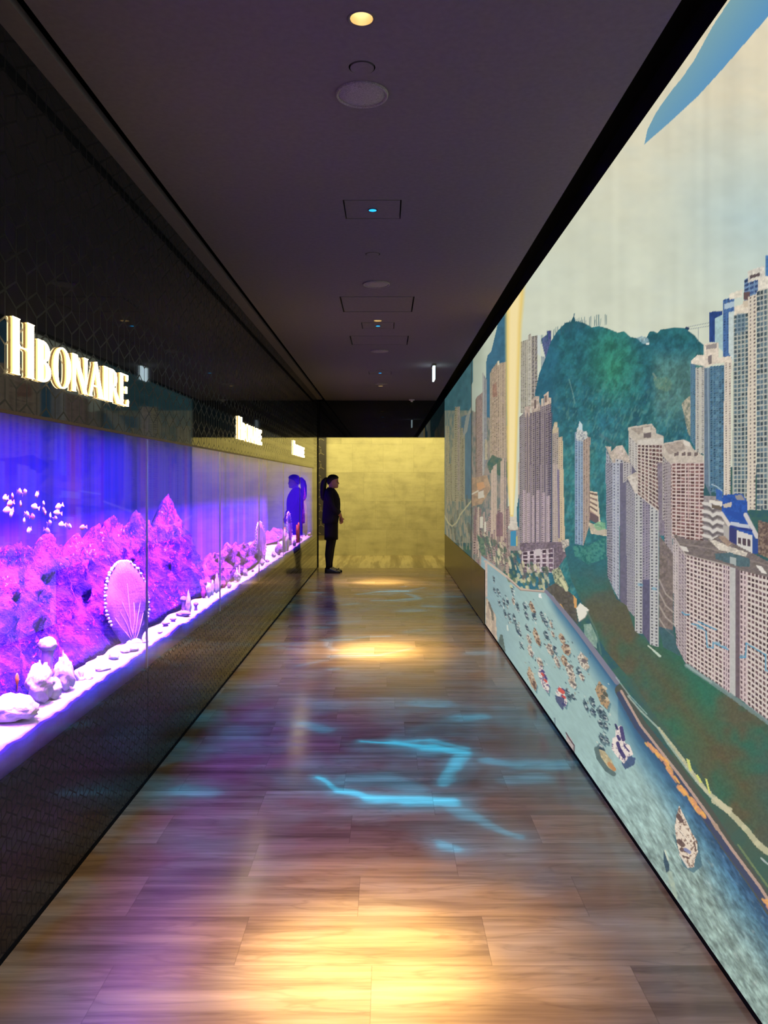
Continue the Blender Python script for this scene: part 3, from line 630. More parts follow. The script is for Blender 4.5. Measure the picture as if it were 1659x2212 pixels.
    wh = np.clip((vnoise(ac/4, al/13, 63)-.8)*5, 0, 1)[..., None]*S(YY, 1600, 1900); c = c*(1-wh*.3)+f32(206,212,204)*wh*.3
    P.put(a, b, M.astype(np.float32), c)
    # far promenade: trees, low roofs
    for i in range(150):
        x = 130+hsh(i, 71)*620; y0 = 235+(x-200)*.42 if x < 500 else 395+(x-500)*.15
        y = y0-40-hsh(i, 72)*170+(60 if x > 500 else 0)
        P.line(E(x,y, x+8,y+10+40*hsh(i, 73)), 1.2+2.0*hsh(i, 74), [(190,180,150),(70,96,84),(94,104,88),(206,198,160),(112,100,98)][i % 5], .75, jit=.6, seed=i)
    P.mix(E(120,20, 180,60, 200,200, 160,200), (80,108,92), (110,130,104), tsc=(4,4), seed=4)
    for i in range(40):
        x = 390+hsh(i, 81)*330; y = 330+hsh(i, 82)*140+(x-390)*.1
        P.line(E(x,y, x+6,y+16), 1.5+1.8*hsh(i, 83), [(206,200,150),(190,182,146),(104,122,92)][i % 3], .8, jit=.6, seed=i)
    P.mix(E(770,330, 840,300, 920,480, 900,520, 800,440), (96,108,90), (190,190,150), tsc=(3,4), seed=9)
    P.poly(E(720,490, 800,440, 930,520, 970,560, 1000,800, 900,700, 780,550), (92,88,76), tex=.25); P.line(E(850,410, 880,450, 900,500), 3.6, (208,206,160), .9, jit=1)
    P.poly(E(958,545, 990,580, 992,660, 968,655), (214,160,92)); P.line(E(845,630, 870,670), 2.4, (222,166,84)); P.line(E(780,555, 830,640), 2, (176,166,156), .8)
    P.poly(E(985,660, 1018,612, 1095,672, 1060,740, 1008,780), (230,224,206)); P.line(E(1008,778, 1062,740, 1095,675), .8, (150,142,130))
    P.line(E(925,735, 985,830), 2, (160,156,150), .8); P.mix(E(1050,800, 1110,790, 1170,920, 1160,1010, 1060,920), (130,160,140), (170,188,172), tsc=(4,5), k=.8)
    P.line(E(1080,690, 1160,860, 1200,1060), 1.8, (96,128,112), .6)
    # quay wall
    P.line(E(190,250, 215,262, 380,385, 500,492, 600,506, 720,512), 2.2, (198,178,158)); P.line(E(380,395, 500,502, 720,522), 1., (140,120,112), .7)
    P.line(E(720,512, 770,565, 880,695, 1000,845, 1150,1045, 1340,1300), 3.2, (128,126,140), w2=6)
    gl = G(270,-5, 400,225, 660,560, 870,850, 1000,1040, 1200,1310, 1271,1420, 2000,2450)
    P.line([(x+3, y-8) for x, y in gl], 12, (84,88,78), 1., w2=20, jit=1.2)
    P.line(gl, 5, (66,76,106), .8, w2=9); P.line([(x+5, y-6) for x, y in gl], 2.6, (186,158,142), 1, w2=3.6, jit=.8)
    for x0, y0, x1, y1 in ((455,318,560,420),(565,430,650,570),(672,610,708,650),(745,690,790,750),(795,760,835,805),(1240,1370,1290,1440)): [P.line([(p[0]+8*hsh(x0, q)-4, p[1]+6*hsh(y0, q)-3), (p[0]+8*hsh(x0, q)+1, p[1]+6*hsh(y0, q)+4)], 1.2+2.2*hsh(q, x0), [(244,182,92),(226,160,104),(214,150,116)][q % 3], .85, soft=1.6) for q in range(22) for p in G(x0+(x1-x0)*q/21., y0+(y1-y0)*q/21.)]
    P.line([(x+24, y-26) for x, y in gl], 8, (70,98,86), .7, w2=22, jit=3)
    P.line(G(330,10, 420,115, 530,222, 600,330, 720,490, 790,580, 890,690), 1.6, (172,188,172), .8, w2=3, jit=.6)
    P.line(G(540,225, 620,330, 700,440, 760,520, 850,640, 930,710, 1010,790, 1110,890, 1200,1000, 1271,1060), 2.2, (204,198,160), .85, w2=7, jit=2)
    P.line(G(910,710, 1010,780), 7, (208,200,164), .85, jit=2); P.line(G(1070,1010, 1170,1150, 1271,1290), 2.2, (122,140,96), .8, jit=1); P.line(G(1225,1100, 1271,1140), 2, (190,200,190), .8)
    for q in ((722,430,745,440,760,515,742,512),(785,540,800,540,830,590,815,595),(848,565,862,570,888,668,875,665)): P.poly(G(*q), (212,214,120))
    P.poly(G(885,850, 930,870, 960,930, 920,910), (178,150,128), .9)
    P.line(E(1330,1260, 1450,1420, 1600,1580), 1.4, (170,196,186), .6, jit=.6)
    # boats: (x, y, length, half width, kind)
    def boat(x, y, l, w, k, F=E, ang=.18):
        w *= .86; l *= .96
        cols = [((214,204,184),(112,104,100),(178,160,138)), ((190,166,136),(104,84,74),(206,190,164)), ((110,132,134),(58,74,84),(186,194,188)), ((226,214,200),(70,60,110),(210,80,66)), ((182,150,112),(88,92,80),(214,196,160))][k]
        dx = l*ang
        P.poly(F(x-w*.9+dx*.1-4,y+l*.1, x+w+dx,y+l*.8, x+w*.6+dx,y+l*1.12, x-w*.7+dx*.6,y+l*.75), (70,104,116), .55)
        P.poly(F(x-dx*.1,y, x+w,y+l*.25, x+w+dx*.8,y+l*.75, x+dx+w*.2,y+l, x-w*.6+dx*.6,y+l*.8, x-w,y+l*.3), cols[0], tex=.35, tsc=(2,2), seed=x)
        P.mix(F(x-dx*.1,y, x+w,y+l*.25, x+w+dx*.8,y+l*.75, x+dx+w*.2,y+l, x-w*.6+dx*.6,y+l*.8, x-w,y+l*.3), cols[0], cols[1], tsc=(2.2,2.8), seed=int(x), sharp=7, bias=.58, k=.85)
        for i in range(5):
            u = .15+.7*hsh(x, i); v = hsh(y, i)-.5
            P.line(F(x+dx*u+v*w,y+l*u, x+dx*u+v*w+w*.5,y+l*u+l*.07), .9+w/22, cols[1+(i % 2)], .85)
    small = [(265,375,60,10,2),(268,470,60,9,2),(300,480,70,10,2),(310,580,70,10,2),(350,560,90,12,2),(385,570,60,12,2),(360,660,90,12,2),(395,690,80,10,2),(425,480,60,9,2),(435,560,80,14,0),(470,600,100,14,2),(440,700,110,16,2),(465,780,110,16,2),(490,830,80,12,2),(500,950,60,10,2),(530,600,80,16,2),(545,680,90,14,2),(590,590,130,22,1),(610,690,80,18,2),(550,790,70,14,2),(680,680,90,18,2),(710,740,90,18,2),(760,770,70,12,0),(715,850,90,22,2),(775,850,70,14,0),(565,880,100,18,0),(575,970,125,20,0),(625,820,180,24,1),(745,960,120,30,0),(790,980,90,18,2),(805,1060,130,22,0),(850,870,110,26,1),(885,960,120,40,1),(870,1060,120,28,1),(920,1130,180,34,0),(940,1250,120,34,0),(900,1350,120,24,2),(950,1400,60,20,2),(1030,1040,170,44,0),(1000,1160,100,24,2),(1025,1220,80,22,0),(660,1080,110,26,0),(580,1160,230,28,1),(680,1150,260,34,3),(840,1330,200,40,3),(1055,1440,130,18,2),(1110,1420,110,24,2),(1190,1290,260,50,4),(1120,1520,90,26,2),(1190,1500,140,40,2),(1220,1560,90,34,2),(1190,1620,90,26,2),(1230,1640,90,22,2),(1200,1740,120,30,2),(1240,1760,100,22,2),(1190,1830,110,34,2)]
    for i in range(260):
        q = small[int(hsh(i, 91)*len(small))]; u = hsh(i, 92); x = q[0]+q[2]*.2*u+(hsh(i, 93)-.5)*q[3]*3.2; y = q[1]+q[2]*(u*1.3-.15)
        k = i % 4; P.line(E(x,y, x+4+6*hsh(i,94),y+5+9*hsh(i,95)), .5+.6*hsh(i, 96), [(62,80,92),(214,212,198),(78,96,104),(150,140,124)][k], .8)
    for i, q in enumerate(small): boat(*q, ang=.12 if q[0] < 500 else .22)
    P.poly(E(655,535, 678,530, 685,575, 660,565), (232,232,224)); P.poly(E(800,1415, 880,1440, 880,1500, 870,1550, 810,1470), (66,72,104), .8); P.line(E(840,1365, 870,1390), 4, (206,96,84))
    P.poly(E(1165,1880, 1230,1900, 1290,1980, 1320,2040, 1310,2080, 1220,2010, 1165,1930), (186,172,134), tex=.25, tsc=(3,3)); P.line(E(1160,1880, 1180,1960, 1250,2060, 1310,2100), 5, (92,112,108), .9); P.line(E(1270,2010, 1315,2060), 4, (190,140,92))
    P.line(E(150,1,150,1), 1, (0,0,0), 0)
    # left shore rocks
    P.mix(E(195,560, 215,580, 250,660, 285,720, 300,960, 300,1000, 195,830), (170,152,134), (204,184,158), tsc=(5,8), seed=7); P.line(E(225,610, 250,680, 262,760), 2.2, (96,96,88), .8, jit=1.2)
    P.poly(E(190,240, 215,250, 215,560, 190,560), (196,176,162), tex=.12); P.poly(E(305,960, 325,885, 345,890, 372,1045, 330,1010), (96,112,104), tex=.2); P.line(E(385,810, 390,850), 1.5, (206,214,200))
    P.poly(E(790,1610, 805,1610, 805,1700, 795,1690), (110,126,130), .8); P.poly(E(895,1745, 940,1790, 968,1850, 968,1930, 900,1830), (184,172,166), tex=.15); P.line(E(895,1740, 930,1800, 966,1850, 964,1925), 1.3, (98,84,88))
    # white ship, cruiser and rowing boat
    P.poly(E(1390,1800, 1470,1950, 1500,1960, 1490,2020, 1410,2060, 1380,2010), (58,74,112), .8, .2)
    P.poly(E(1330,1700, 1375,1675, 1395,1740, 1410,1830, 1450,1850, 1480,1930, 1440,1950, 1400,2010, 1340,1950, 1290,1880, 1300,1790, 1325,1770), (232,218,206), tex=.1)
    P.mix(E(1330,1700, 1375,1675, 1395,1740, 1410,1830, 1450,1850, 1480,1930, 1440,1950, 1400,2010, 1340,1950, 1290,1880, 1300,1790, 1325,1770), (236,222,210), (110,96,128), tsc=(3,4), seed=3, sharp=9, bias=.64, k=.8)
    for q in ((1325,1670,1345,1710,2),(1345,1770,1360,1800,3),(1375,1700,1395,1800,4),(1345,1830,1365,1900,3.5),(1370,1900,1400,1950,4),(1400,1850,1440,1900,1.5)): P.line(E(*q[:4]), q[4], (66,58,104), .9)
    P.poly(E(1320,1660, 1345,1700, 1325,1710), (52,60,80), .8)
    P.poly(G(630,930, 700,1150, 770,1200, 830,1150, 800,980, 760,1120), (70,104,116), .7)
    P.poly(G(675,745, 695,790, 725,850, 760,930, 795,985, 800,1060, 780,1110, 775,1160, 740,1165, 680,1080, 660,1000, 645,890, 660,800), (224,206,184), tex=.14, tsc=(3,3))
    ship = G(675,745, 695,790, 725,850, 760,930, 795,985, 800,1060, 780,1110, 775,1160, 740,1165, 680,1080, 660,1000, 645,890, 660,800)
    P.mix(ship, (232,214,192), (128,104,90), tsc=(3.2,4.4), seed=12, sharp=9, bias=.60, k=.9)
    for q in ((668,815,690,850,4.5),(672,985,700,1012,5),(690,1040,725,1052,4),(700,1085,740,1100,1.6),(775,990,787,1050,1.6),(665,900,712,955,1.6)): P.line(G(*q[:4]), q[4], (96,76,70), .85, jit=1)
    P.line(G(650,885, 690,925, 735,985), 1.4, (240,226,206), .9); P.line(G(690,880, 735,925, 770,985), 1.6, (238,222,200), .9); P.line(G(680,1075, 735,1160), 2.2, (226,214,200), .9)
    P.line(G(715,1040, 745,1060), 3.6, (134,140,178), .9)
    P.poly(G(572,1050, 590,1090, 610,1150, 610,1190, 590,1195, 568,1120), (66,88,100), tex=.15); P.line(G(580,1050, 600,1110), 2, (204,212,190), .9)
    P.line(G(610,1200, 630,1280, 650,1360), 5, (178,192,168), .6, jit=2)
    # light beam rising from the white tower
    P.poly(B(560,1790, 650,1780, 655,1960, 565,1960), (150,140,132), tex=.2); P.poly(B(575,1700, 625,1695, 640,1800, 572,1800), (204,194,176), tex=.12)
    P.poly(B(580,1812, 622,1805, 622,1925, 580,1925), (62,140,172)); P.poly(B(622,1850, 634,1846, 634,1925, 622,1925), (206,184,104))
    bx = np.interp(P.PY, [640, 700, 860, 1040, 1115], [1112, 1109.5, 1107, 1105, 1105.5]); hw = np.interp(P.PY, [600, 700, 860, 1040, 1115], [24, 19, 15, 10, 4])
    d = np.abs(X-bx)/hw
    core = np.clip((1.08-d)*2.6, 0, 1)*(P.PY < 1116); P.put(0, P.n, core.astype(np.float32), (234,205,120))
    core = np.clip((.72-d)*2.6, 0, 1)*(P.PY < 1112); P.put(0, P.n, (core*.9).astype(np.float32), (250,230,172))
    # panel joint at the far end
    P.line(B(279,0, 279,2300), .5, (58,58,54), .85, soft=.6)
    lo = S(X, 1062, 985)*.16; P.C *= (1-lo)
    return np.clip(P.C, 0, 255)/255.
# ------------------------------------------------------------------ the printed mural (backlit fabric), colours stored per vertex
def build_mural():
    sx = np.concatenate([np.arange(959.0, 1700.0, 1.35), np.arange(1700.0, 2290.0, 5.0)])
    Ys = XR*FPX/(sx-VX); Ys[0] = 13.80
    Ys = np.concatenate([Ys, np.linspace(Ys[-1], YB, 12)[1:]])
    pxs = np.concatenate([sx, np.linspace(2290, 2400, 11)])
    def patch(i0, i1, z0, z1, nz):
        zs = np.linspace(z0, z1, nz); Yc = Ys[i0:i1]; pc = pxs[i0:i1]
        PY = VY-FPX*(zs[None]-EYE)/np.maximum(Yc, 1.15)[:, None]
        col = paint_city(pc, PY)
        n = len(Yc); V = np.zeros((n, nz, 3), np.float32); V[..., 0] = XR; V[..., 1] = Yc[:, None]; V[..., 2] = zs[None]
        idx = np.arange(n*nz).reshape(n, nz)
        F = np.stack([idx[:-1, :-1], idx[:-1, 1:], idx[1:, 1:], idx[1:, :-1]], -1).reshape(-1, 4)
        return V.reshape(-1, 3), F, col.reshape(-1, 3)
    k = int(np.searchsorted(sx, 1047.5))
    A = patch(0, k+1, .58, ZC+.02, 460); B = patch(k, len(Ys), .026, ZC+.02, 1150)
    V = np.concatenate([A[0], B[0]]); F = np.concatenate([A[1], B[1]+len(A[0])]); col = np.concatenate([A[2], B[2]])
    me = bpy.data.meshes.new('city_mural')
    me.vertices.add(len(V)); me.vertices.foreach_set('co', V.ravel())
    me.loops.add(F.size); me.loops.foreach_set('vertex_index', F.ravel().astype(np.int32))
    me.polygons.add(len(F)); me.polygons.foreach_set('loop_start', np.arange(0, F.size, 4, dtype=np.int32))
    me.update(calc_edges=True)
    lin = np.where(col <= .04045, col/12.92, ((col+.055)/1.055)**2.4).astype(np.float32)
    at = me.color_attributes.new('print', 'FLOAT_COLOR', 'POINT')
    at.data.foreach_set('color', np.concatenate([lin, np.ones((len(lin), 1), np.float32)], 1).ravel())
    t = NT('backlit_print'); a = t.n('ShaderNodeAttribute'); a.attribute_name = 'print'
    t.P(**{'Base Color': (.02, .02, .02, 1), 'Roughness': .6, 'Specular IOR Level': .1, 'Emission Color': a.outputs[0], 'Emission Strength': .93})
    t.m.cycles.emission_sampling = 'NONE'
    me.materials.append(t.m)
    o = bpy.data.objects.new('city_mural', me); C.objects.link(o)
    return o
root = thing('city_mural', 'floor-to-ceiling backlit mural of harbour towers and green hill on right wall', 'mural', (XR, 6, 0))
mu = build_mural(); mu.name = 'printed_fabric'; mu.parent = root; mu.matrix_parent_inverse = Matrix.Translation((-XR, -6, 0))
fr = MB().box(XR+.004, XR+.05, YB, 13.80, ZC-.002, ZC+.03).box(XR+.001, XR+.05, 13.80, 13.815, 0.012, ZC).build('frame', M['black'], root)
fr.matrix_parent_inverse = Matrix.Translation((-XR, -6, 0))

# ------------------------------------------------------------------ lit lettering on the left wall
M['letter'] = pbr('lit_letter', (1, .9, .65, 1), .4, emit=(1.0, .80, .42, 1), strength=12.0)
M['can'] = pbr('letter_return', srgb(190, 150, 80), .4, emit=(1.0, .55, .16, 1), strength=2.2)
def bar(x0, x1, y0, y1): return [(x0, y0), (x1, y0), (x1, y1), (x0, y1)]
def stem(x, w, h, s=.035, t=.03):            # a thick stem with small bracketed serifs
    return [(x-s, 0), (x+w+s, 0), (x+w, t), (x+w, h-t), (x+w+s, h), (x-s, h), (x, h-t), (x, t)]
def arc(cx, cy, rx, ry, w, a0, a1, n=14):
    o = [(cx+rx*math.cos(R(a0+(a1-a0)*i/n)), cy+ry*math.sin(R(a0+(a1-a0)*i/n))) for i in range(n+1)]
    p = [(cx+(rx-w*abs(math.cos(R(a0+(a1-a0)*i/n)))-.012)*math.cos(R(a0+(a1-a0)*i/n)), cy+(ry-.022-.3*w*abs(math.cos(R(a0+(a1-a0)*i/n))))*math.sin(R(a0+(a1-a0)*i/n))) for i in range(n+1)]
    return o+p[::-1]
GL = {  # letter: (advance, strokes) in units of the small-capital height
 'H': (1.02, [stem(.06, .22, 1.28), stem(.64, .22, 1.28), [(.26, .58), (.34, .64), (.26, .72)], [(.66, .58), (.57, .64), (.66, .72)], bar(.26, .66, .632, .65)]),
 'B': (.72, [stem(.05, .20, 1.0), arc(.25, .745, .30, .255, .16, -90, 90), arc(.22, .26, .38, .26, .18, -90, 90)]),
 'O': (.92, [arc(.45, .5, .42, .53, .17, 0, 360, 28)]),
 'N': (.98, [stem(.08, .12, 1.0), [(.10, 1.0), (.29, 1.0), (.86, 0), (.68, 0)], [(.68, 1.0), (.92, 1.0), (.86, .95), (.84, .3), (.79, .2), (.73, .95)]]),
 'A': (.88, [[(.34, 1.0), (.46, 1.03), (.84, .04), (.88, 0), (.56, 0), (.62, .04)], [(.0, 0), (.2, 0), (.14, .04), (.42, .9), (.38, .98), (.06, .04)], bar(.2, .6, .3, .33)]),
 'I': (.36, [stem(.08, .20, 1.0)]),
 'R': (.80, [stem(.05, .20, 1.0), arc(.25, .73, .32, .27, .16, -90, 90), [(.30, .46), (.44, .46), (.80, .03), (.84, 0), (.6, 0)]]),
 'E': (.70, [stem(.05, .17, 1.0), bar(.22, .56, .97, 1.0), bar(.22, .46, .49, .52), bar(.22, .60, 0, .03), [(.52, 1.0), (.60, 1.0), (.60, .86), (.54, .80), (.50, .88)], [(.42, .40), (.52, .40), (.52, .62), (.42, .62)], [(.54, 0), (.64, 0), (.66, .17), (.60, .22), (.54, .14)]]),
}
def extrude_poly(mb, pts, f, d):
    n = len(pts); a = [f(u, v, 0) for u, v in pts]; b = [f(u, v, d) for u, v in pts]
    mb.add(a+b, [tuple(range(n))[::-1], tuple(range(n, 2*n))]+[(i, (i+1) % n, (i+1) % n+n, i+n) for i in range(n)])
SIGN_X = XL
def wall_sign(y0, y1, label):
    root = thing('lit_wall_sign', label, 'sign', (XL, y0, 1.845), 0, 'lit letter signs above the tank')
    adv = sum(GL[c][0] for c in 'HBONAIRE'); k = (y1-y0)/adv; hk = .142; u0 = 0
    for c in 'HBONAIRE':
        a, strokes = GL[c]; back = MB(); face = MB()
        for s in strokes:
            f = lambda u, v, d: (.004+d, (u0+u)*k, v*hk)
            extrude_poly(back, s, lambda u, v, d: (.0005+d, (u0+u)*k, v*hk), .007)
            extrude_poly(face, s, lambda u, v, d: (.0076+d, (u0+u)*k, v*hk), .004)
        l = back.build('letter', M['can'], root); face.build('letter_face', M['letter'], l)
        u0 += a
    return root
wall_sign(2.50, 3.64, 'large lit HBONAIRE lettering nearest the viewer, above the glowing tank')
wall_sign(6.32, 7.52, 'middle lit HBONAIRE lettering, second along the dark glass wall')
wall_sign(10.05, 11.42, 'farthest and smallest lit HBONAIRE lettering, near the standing woman')

# ------------------------------------------------------------------ ceiling fittings
M['lamp'] = pbr('warm_lamp', (1, .9, .7, 1), .4, emit=(1.0, .86, .55, 1), strength=16.0)
M['lamp_dim'] = pbr('warm_lamp_dim', (1, .9, .7, 1), .4, emit=(1.0, .86, .6, 1), strength=2.0)
M['blue_lens'] = pbr('blue_lens', (.02, .3, .8, 1), .2, emit=(.01, .42, 1.0, 1), strength=1.6)
M['reflector'] = pbr('lamp_reflector', srgb(226, 210, 176), .25, metal=.7)
def spot(name, loc, power, col, angle, blend, radius=.02):
    d = bpy.data.lights.new(name, 'SPOT'); d.energy = power; d.color = col; d.spot_size = R(angle); d.spot_blend = blend; d.shadow_soft_size = radius
    o = bpy.data.objects.new(name, d); C.objects.link(o); o.location = loc; return o
dl_lab = ['bright recessed warm downlight nearest the top of the photo', 'lit recessed downlight beyond the square hatch, mid corridor', 'faint recessed downlight near the far end of the ceiling']
WARM = [230, 250, 170]
for i, p in enumerate(DL):
    t = thing('recessed_downlight', dl_lab[i], 'ceiling light', (p.x, p.y, ZC), 0, 'warm downlights along the ceiling')
    MB().lathe([(.036, .0), (.040, -.002), (.044, -.0025), (.0445, .0)], 36, cap=False).build('trim_ring', M['ceil'], t, True)
    MB().lathe([(.0355, .0), (.034, .03), (.026, .06), (.020, .065)], 36, cap=False).build('reflector', M['reflector'], t, True)
    MB().lathe([(.0255, .055), (.0255, .064), (.001, .066)], 28).build('lamp_disc', M['lamp'], t, True)
    spot('downlight_beam', (p.x, p.y, ZC-.004), WARM[i]*.8, (1.0, .66, .34), 80, 1.0, .03)
    spot('downlight_core', (p.x, p.y, ZC-.004), WARM[i]*7.5, (1.0, .76, .28), 19, 1.0, .04)
    spot('downlight_halo', (p.x, p.y, ZC-.004), WARM[i]*3.0, (1.0, .66, .25), 34, 1.0, .04)
rl = ['dark recessed spotlight just beyond the nearest downlight', 'dark recessed spotlight before the second round speaker', 'dark recessed spotlight at the far end of the ceiling']
for p, lab in zip(REC[:2]+REC[3:], rl):
    t = thing('recessed_spotlight', lab, 'ceiling light', (p.x, p.y, ZC), 0, 'unlit spotlights along the ceiling')
    MB().lathe([(.0455, .001), (.045, .05), (.001, .05)], 36, cap=False).build('housing', M['black'], t, True)
    MB().lathe([(.041, .0), (.041, .012), (.001, .012), ], 32, (0, .006, 0)).build('baffle', M['ceil'], t)
sp = [on_ceil(782, 203), on_ceil(813, 613), on_ceil(820, 758), on_ceil(823, 829)]
sl = ['round grey ceiling speaker nearest the viewer', 'second round ceiling speaker, before the large hatch', 'third round ceiling speaker, beyond the faint hatch', 'farthest round ceiling speaker, by the last downlight']
for p, lab in zip(sp, sl):
    t = thing('ceiling_speaker', lab, 'speaker', (p.x, p.y, ZC), 0, 'round speakers along the ceiling')
    MB().lathe([(.097, 0), (.096, -.008), (.091, -.010), (.086, -.006), (.085, -.001)], 48, cap=False).build('rim', M['grille'], t, True)
    MB().lathe([(.086, -.002), (.084, -.005), (.05, -.009), (.001, -.010)], 48).build('grille', M['grille'], t, True)
pl = ['square ceiling panel with blue light nearest the viewer', 'square ceiling panel with blue light beyond the lit downlight', 'farthest ceiling panel with small blue light']
for p, lab in zip(PRJ, pl):
    t = thing('projector_panel', lab, 'ceiling panel', (p.x, p.y, ZC), 0, 'water effect projector panels in the ceiling')
    MB().box(-.142, .142, -.134, .134, .0, .012).build('cover', M['ceil'], t)
    MB().lathe([(.026, -.001), (.025, -.004), (.020, -.004)], 28, cap=False).build('lens_ring', M['dark'], t)
    MB().lathe([(.0225, -.0005), (.022, -.0035), (.001, -.005)], 28).build('lens', M['blue_lens'], t, True)
for (x0, x1, y0, y1), lab in zip(HAT, ['larger outlined access hatch before the lit downlight', 'fainter outlined access hatch beyond the blue projector panel']):
    t = thing('access_hatch', lab, 'ceiling hatch', ((x0+x1)/2, (y0+y1)/2, ZC), 0, 'flush access hatches in the ceiling')
    MB().box(x0+.011-(x0+x1)/2, x1-.011-(x0+x1)/2, y0+.014-(y0+y1)/2, y1-.014-(y0+y1)/2, 0, .012).build('panel', M['ceil'], t)
p = on_ceil(889, 864); t = thing('smoke_detector', 'small pale detector on the ceiling beside the far bulkhead', 'detector', (p.x, p.y-.1, ZC))
MB().lathe([(.05, 0), (.05, -.015), (.04, -.022), (.001, -.022)], 32).build('base', M['white'], t, True)
MB().lathe([(.022, -.022), (.018, -.045), (.001, -.047)], 24).build('sensor_cap', M['white'], t, True)
# hanging edge-lit sign plate
t = thing('hanging_light_sign', 'white glowing sign plate hung edge-on from the ceiling', 'sign', (.579, 9.65, ZC))
M['signlit'] = pbr('sign_lit', (.8, .95, 1, 1), .3, emit=(.70, .93, 1.0, 1), strength=2.6)
MB().box(-.02, .02, -.14, .14, -.022, 0).build('mounting_rail', M['steel'], t)
MB().box(-.010, .010, -.13, .13, -.185, -.022).build('light_panel', M['signlit'], t)

# ------------------------------------------------------------------ projected water ripples: a gobo inside each blue projector
SEGS = []
def gx(pts, w0, w1, k):                 # crop of the photo -> floor metres from the point below the nearest projector
    q = [on_floor(400+x/1.8433, 1200+y/1.8433) for x, y in pts]
    for i in range(len(q)-1):
        a, b = q[i], q[i+1]; u = i/max(1, len(q)-2)
        SEGS.append(((a.x-PRJ[0].x, a.y-PRJ[0].y), (b.x-PRJ[0].x, b.y-PRJ[0].y), w0+(w1-w0)*u, k))
gx([(520, 880), (620, 930), (720, 962), (880, 978), (1045, 980)], .022, .075, 1.0)
gx([(700, 738), (830, 744), (960, 766), (1095, 782)], .018, .07, .85)
gx([(1095, 782), (1085, 850), (1040, 905)], .06, .05, .6)
gx([(1045, 990), (1150, 1040), (1330, 1120)], .06, .04, .40)
gx([(830, 738), (960, 738), (1110, 768)], .03, .05, .45)
gx([(1020, 1160), (1075, 1168)], .045, .045, .5)
gx([(1200, 815), (1330, 830), (1500, 830)], .07, .10, .30)
gx([(1290, 900), (1420, 880)], .10, .08, .22)
gx([(0, 935), (80, 940)], .09, .09, .35)
gx([(480, 670), (560, 690)], .08, .08, .30)
gx([(930, 585), (1030, 590)], .12, .12, .30)
gx([(1110, 645), (1160, 640)], .10, .10, .38)
gx([(640, 895), (800, 890), (900, 930)], .10, .12, .28)
def ripple_light(name, loc, power, flip, rot):
    o = spot(name, loc, power, (.0, .42, 1.0), 100, .35, .006)
    d = o.data; d.use_nodes = True; nt = d.node_tree; em = nt.nodes['Emission']
    t = NT.__new__(NT); t.t = nt
    inc = t.n('ShaderNodeNewGeometry').outputs['Incoming']; x, y, z = t.sep(inc)
    h = ZC-.004
    u = t.math('MULTIPLY', t.math('DIVIDE', x, z), -h); v = t.math('MULTIPLY', t.math('DIVIDE', y, z), -h)
    return o, t, em, u, v
def gobo(o, t, em, u, v, sgn, mx, my, seed):
    P = t.xyz(t.math('MULTIPLY', u, sgn*mx), t.math('MULTIPLY', v, sgn*my), 0)
    nx = t.n('ShaderNodeTexNoise', t.vm('ADD', P, (seed*3.1, seed*1.7, 0))); nx.inputs['Scale'].default_value = 3.6; nx.inputs['Detail'].default_value = 3
    dsp = t.vm('SCALE', t.vm('SUBTRACT', nx.outputs[1], (.5, .5, .5)), scale=.15)
    Q = t.vm('MULTIPLY', t.vm('ADD', P, dsp), (1, 1, 0)); acc = None
    for a, b, w_, k in SEGS:
        ba = (b[0]-a[0], b[1]-a[1], 0); L = ba[0]**2+ba[1]**2
        pa = t.vm('SUBTRACT', Q, (a[0], a[1], 0))
        hh = t.math('MULTIPLY', t.vm('DOT_PRODUCT', pa, ba), 1/max(L, 1e-6), clamp=True)
        d = t.vm('LENGTH', t.vm('SUBTRACT', pa, t.vm('SCALE', ba, scale=hh)))
        e = t.math('SUBTRACT', 1.0, t.math('DIVIDE', d, w_*.95), clamp=True)
        e2 = t.math('SUBTRACT', 1.0, t.math('DIVIDE', d, w_*2.6+.03), clamp=True)
        e = t.math('ADD', t.math('MULTIPLY', t.math('SMOOTH_MIN', e, .55, .2), k*1.25), t.math('MULTIPLY', t.math('MULTIPLY', e2, e2), k*.7))
        acc = e if acc is None else t.math('MAXIMUM', acc, e)
    ns = t.noise(t.vm('ADD', P, (seed, 4, 0)), 1.8, 3, .6)
    haze = t.math('MULTIPLY', t.math('SUBTRACT', ns, .42, clamp=True), .75)
    acc = t.math('ADD', acc, haze)
    t.set(em, 1, acc)
    return o
RIP = [(PRJ[0], 1700, 1, 1, 0.), (PRJ[1], 900, -1, 1, 5.), (PRJ[2], 850, 1, -1, 9.)]
for p, pw, mx, my, seed in RIP:
    r = ripple_light('ripple_projector', (p.x, p.y, ZC-.008), pw, 1, 0); gobo(*r, 1, mx, my, seed)
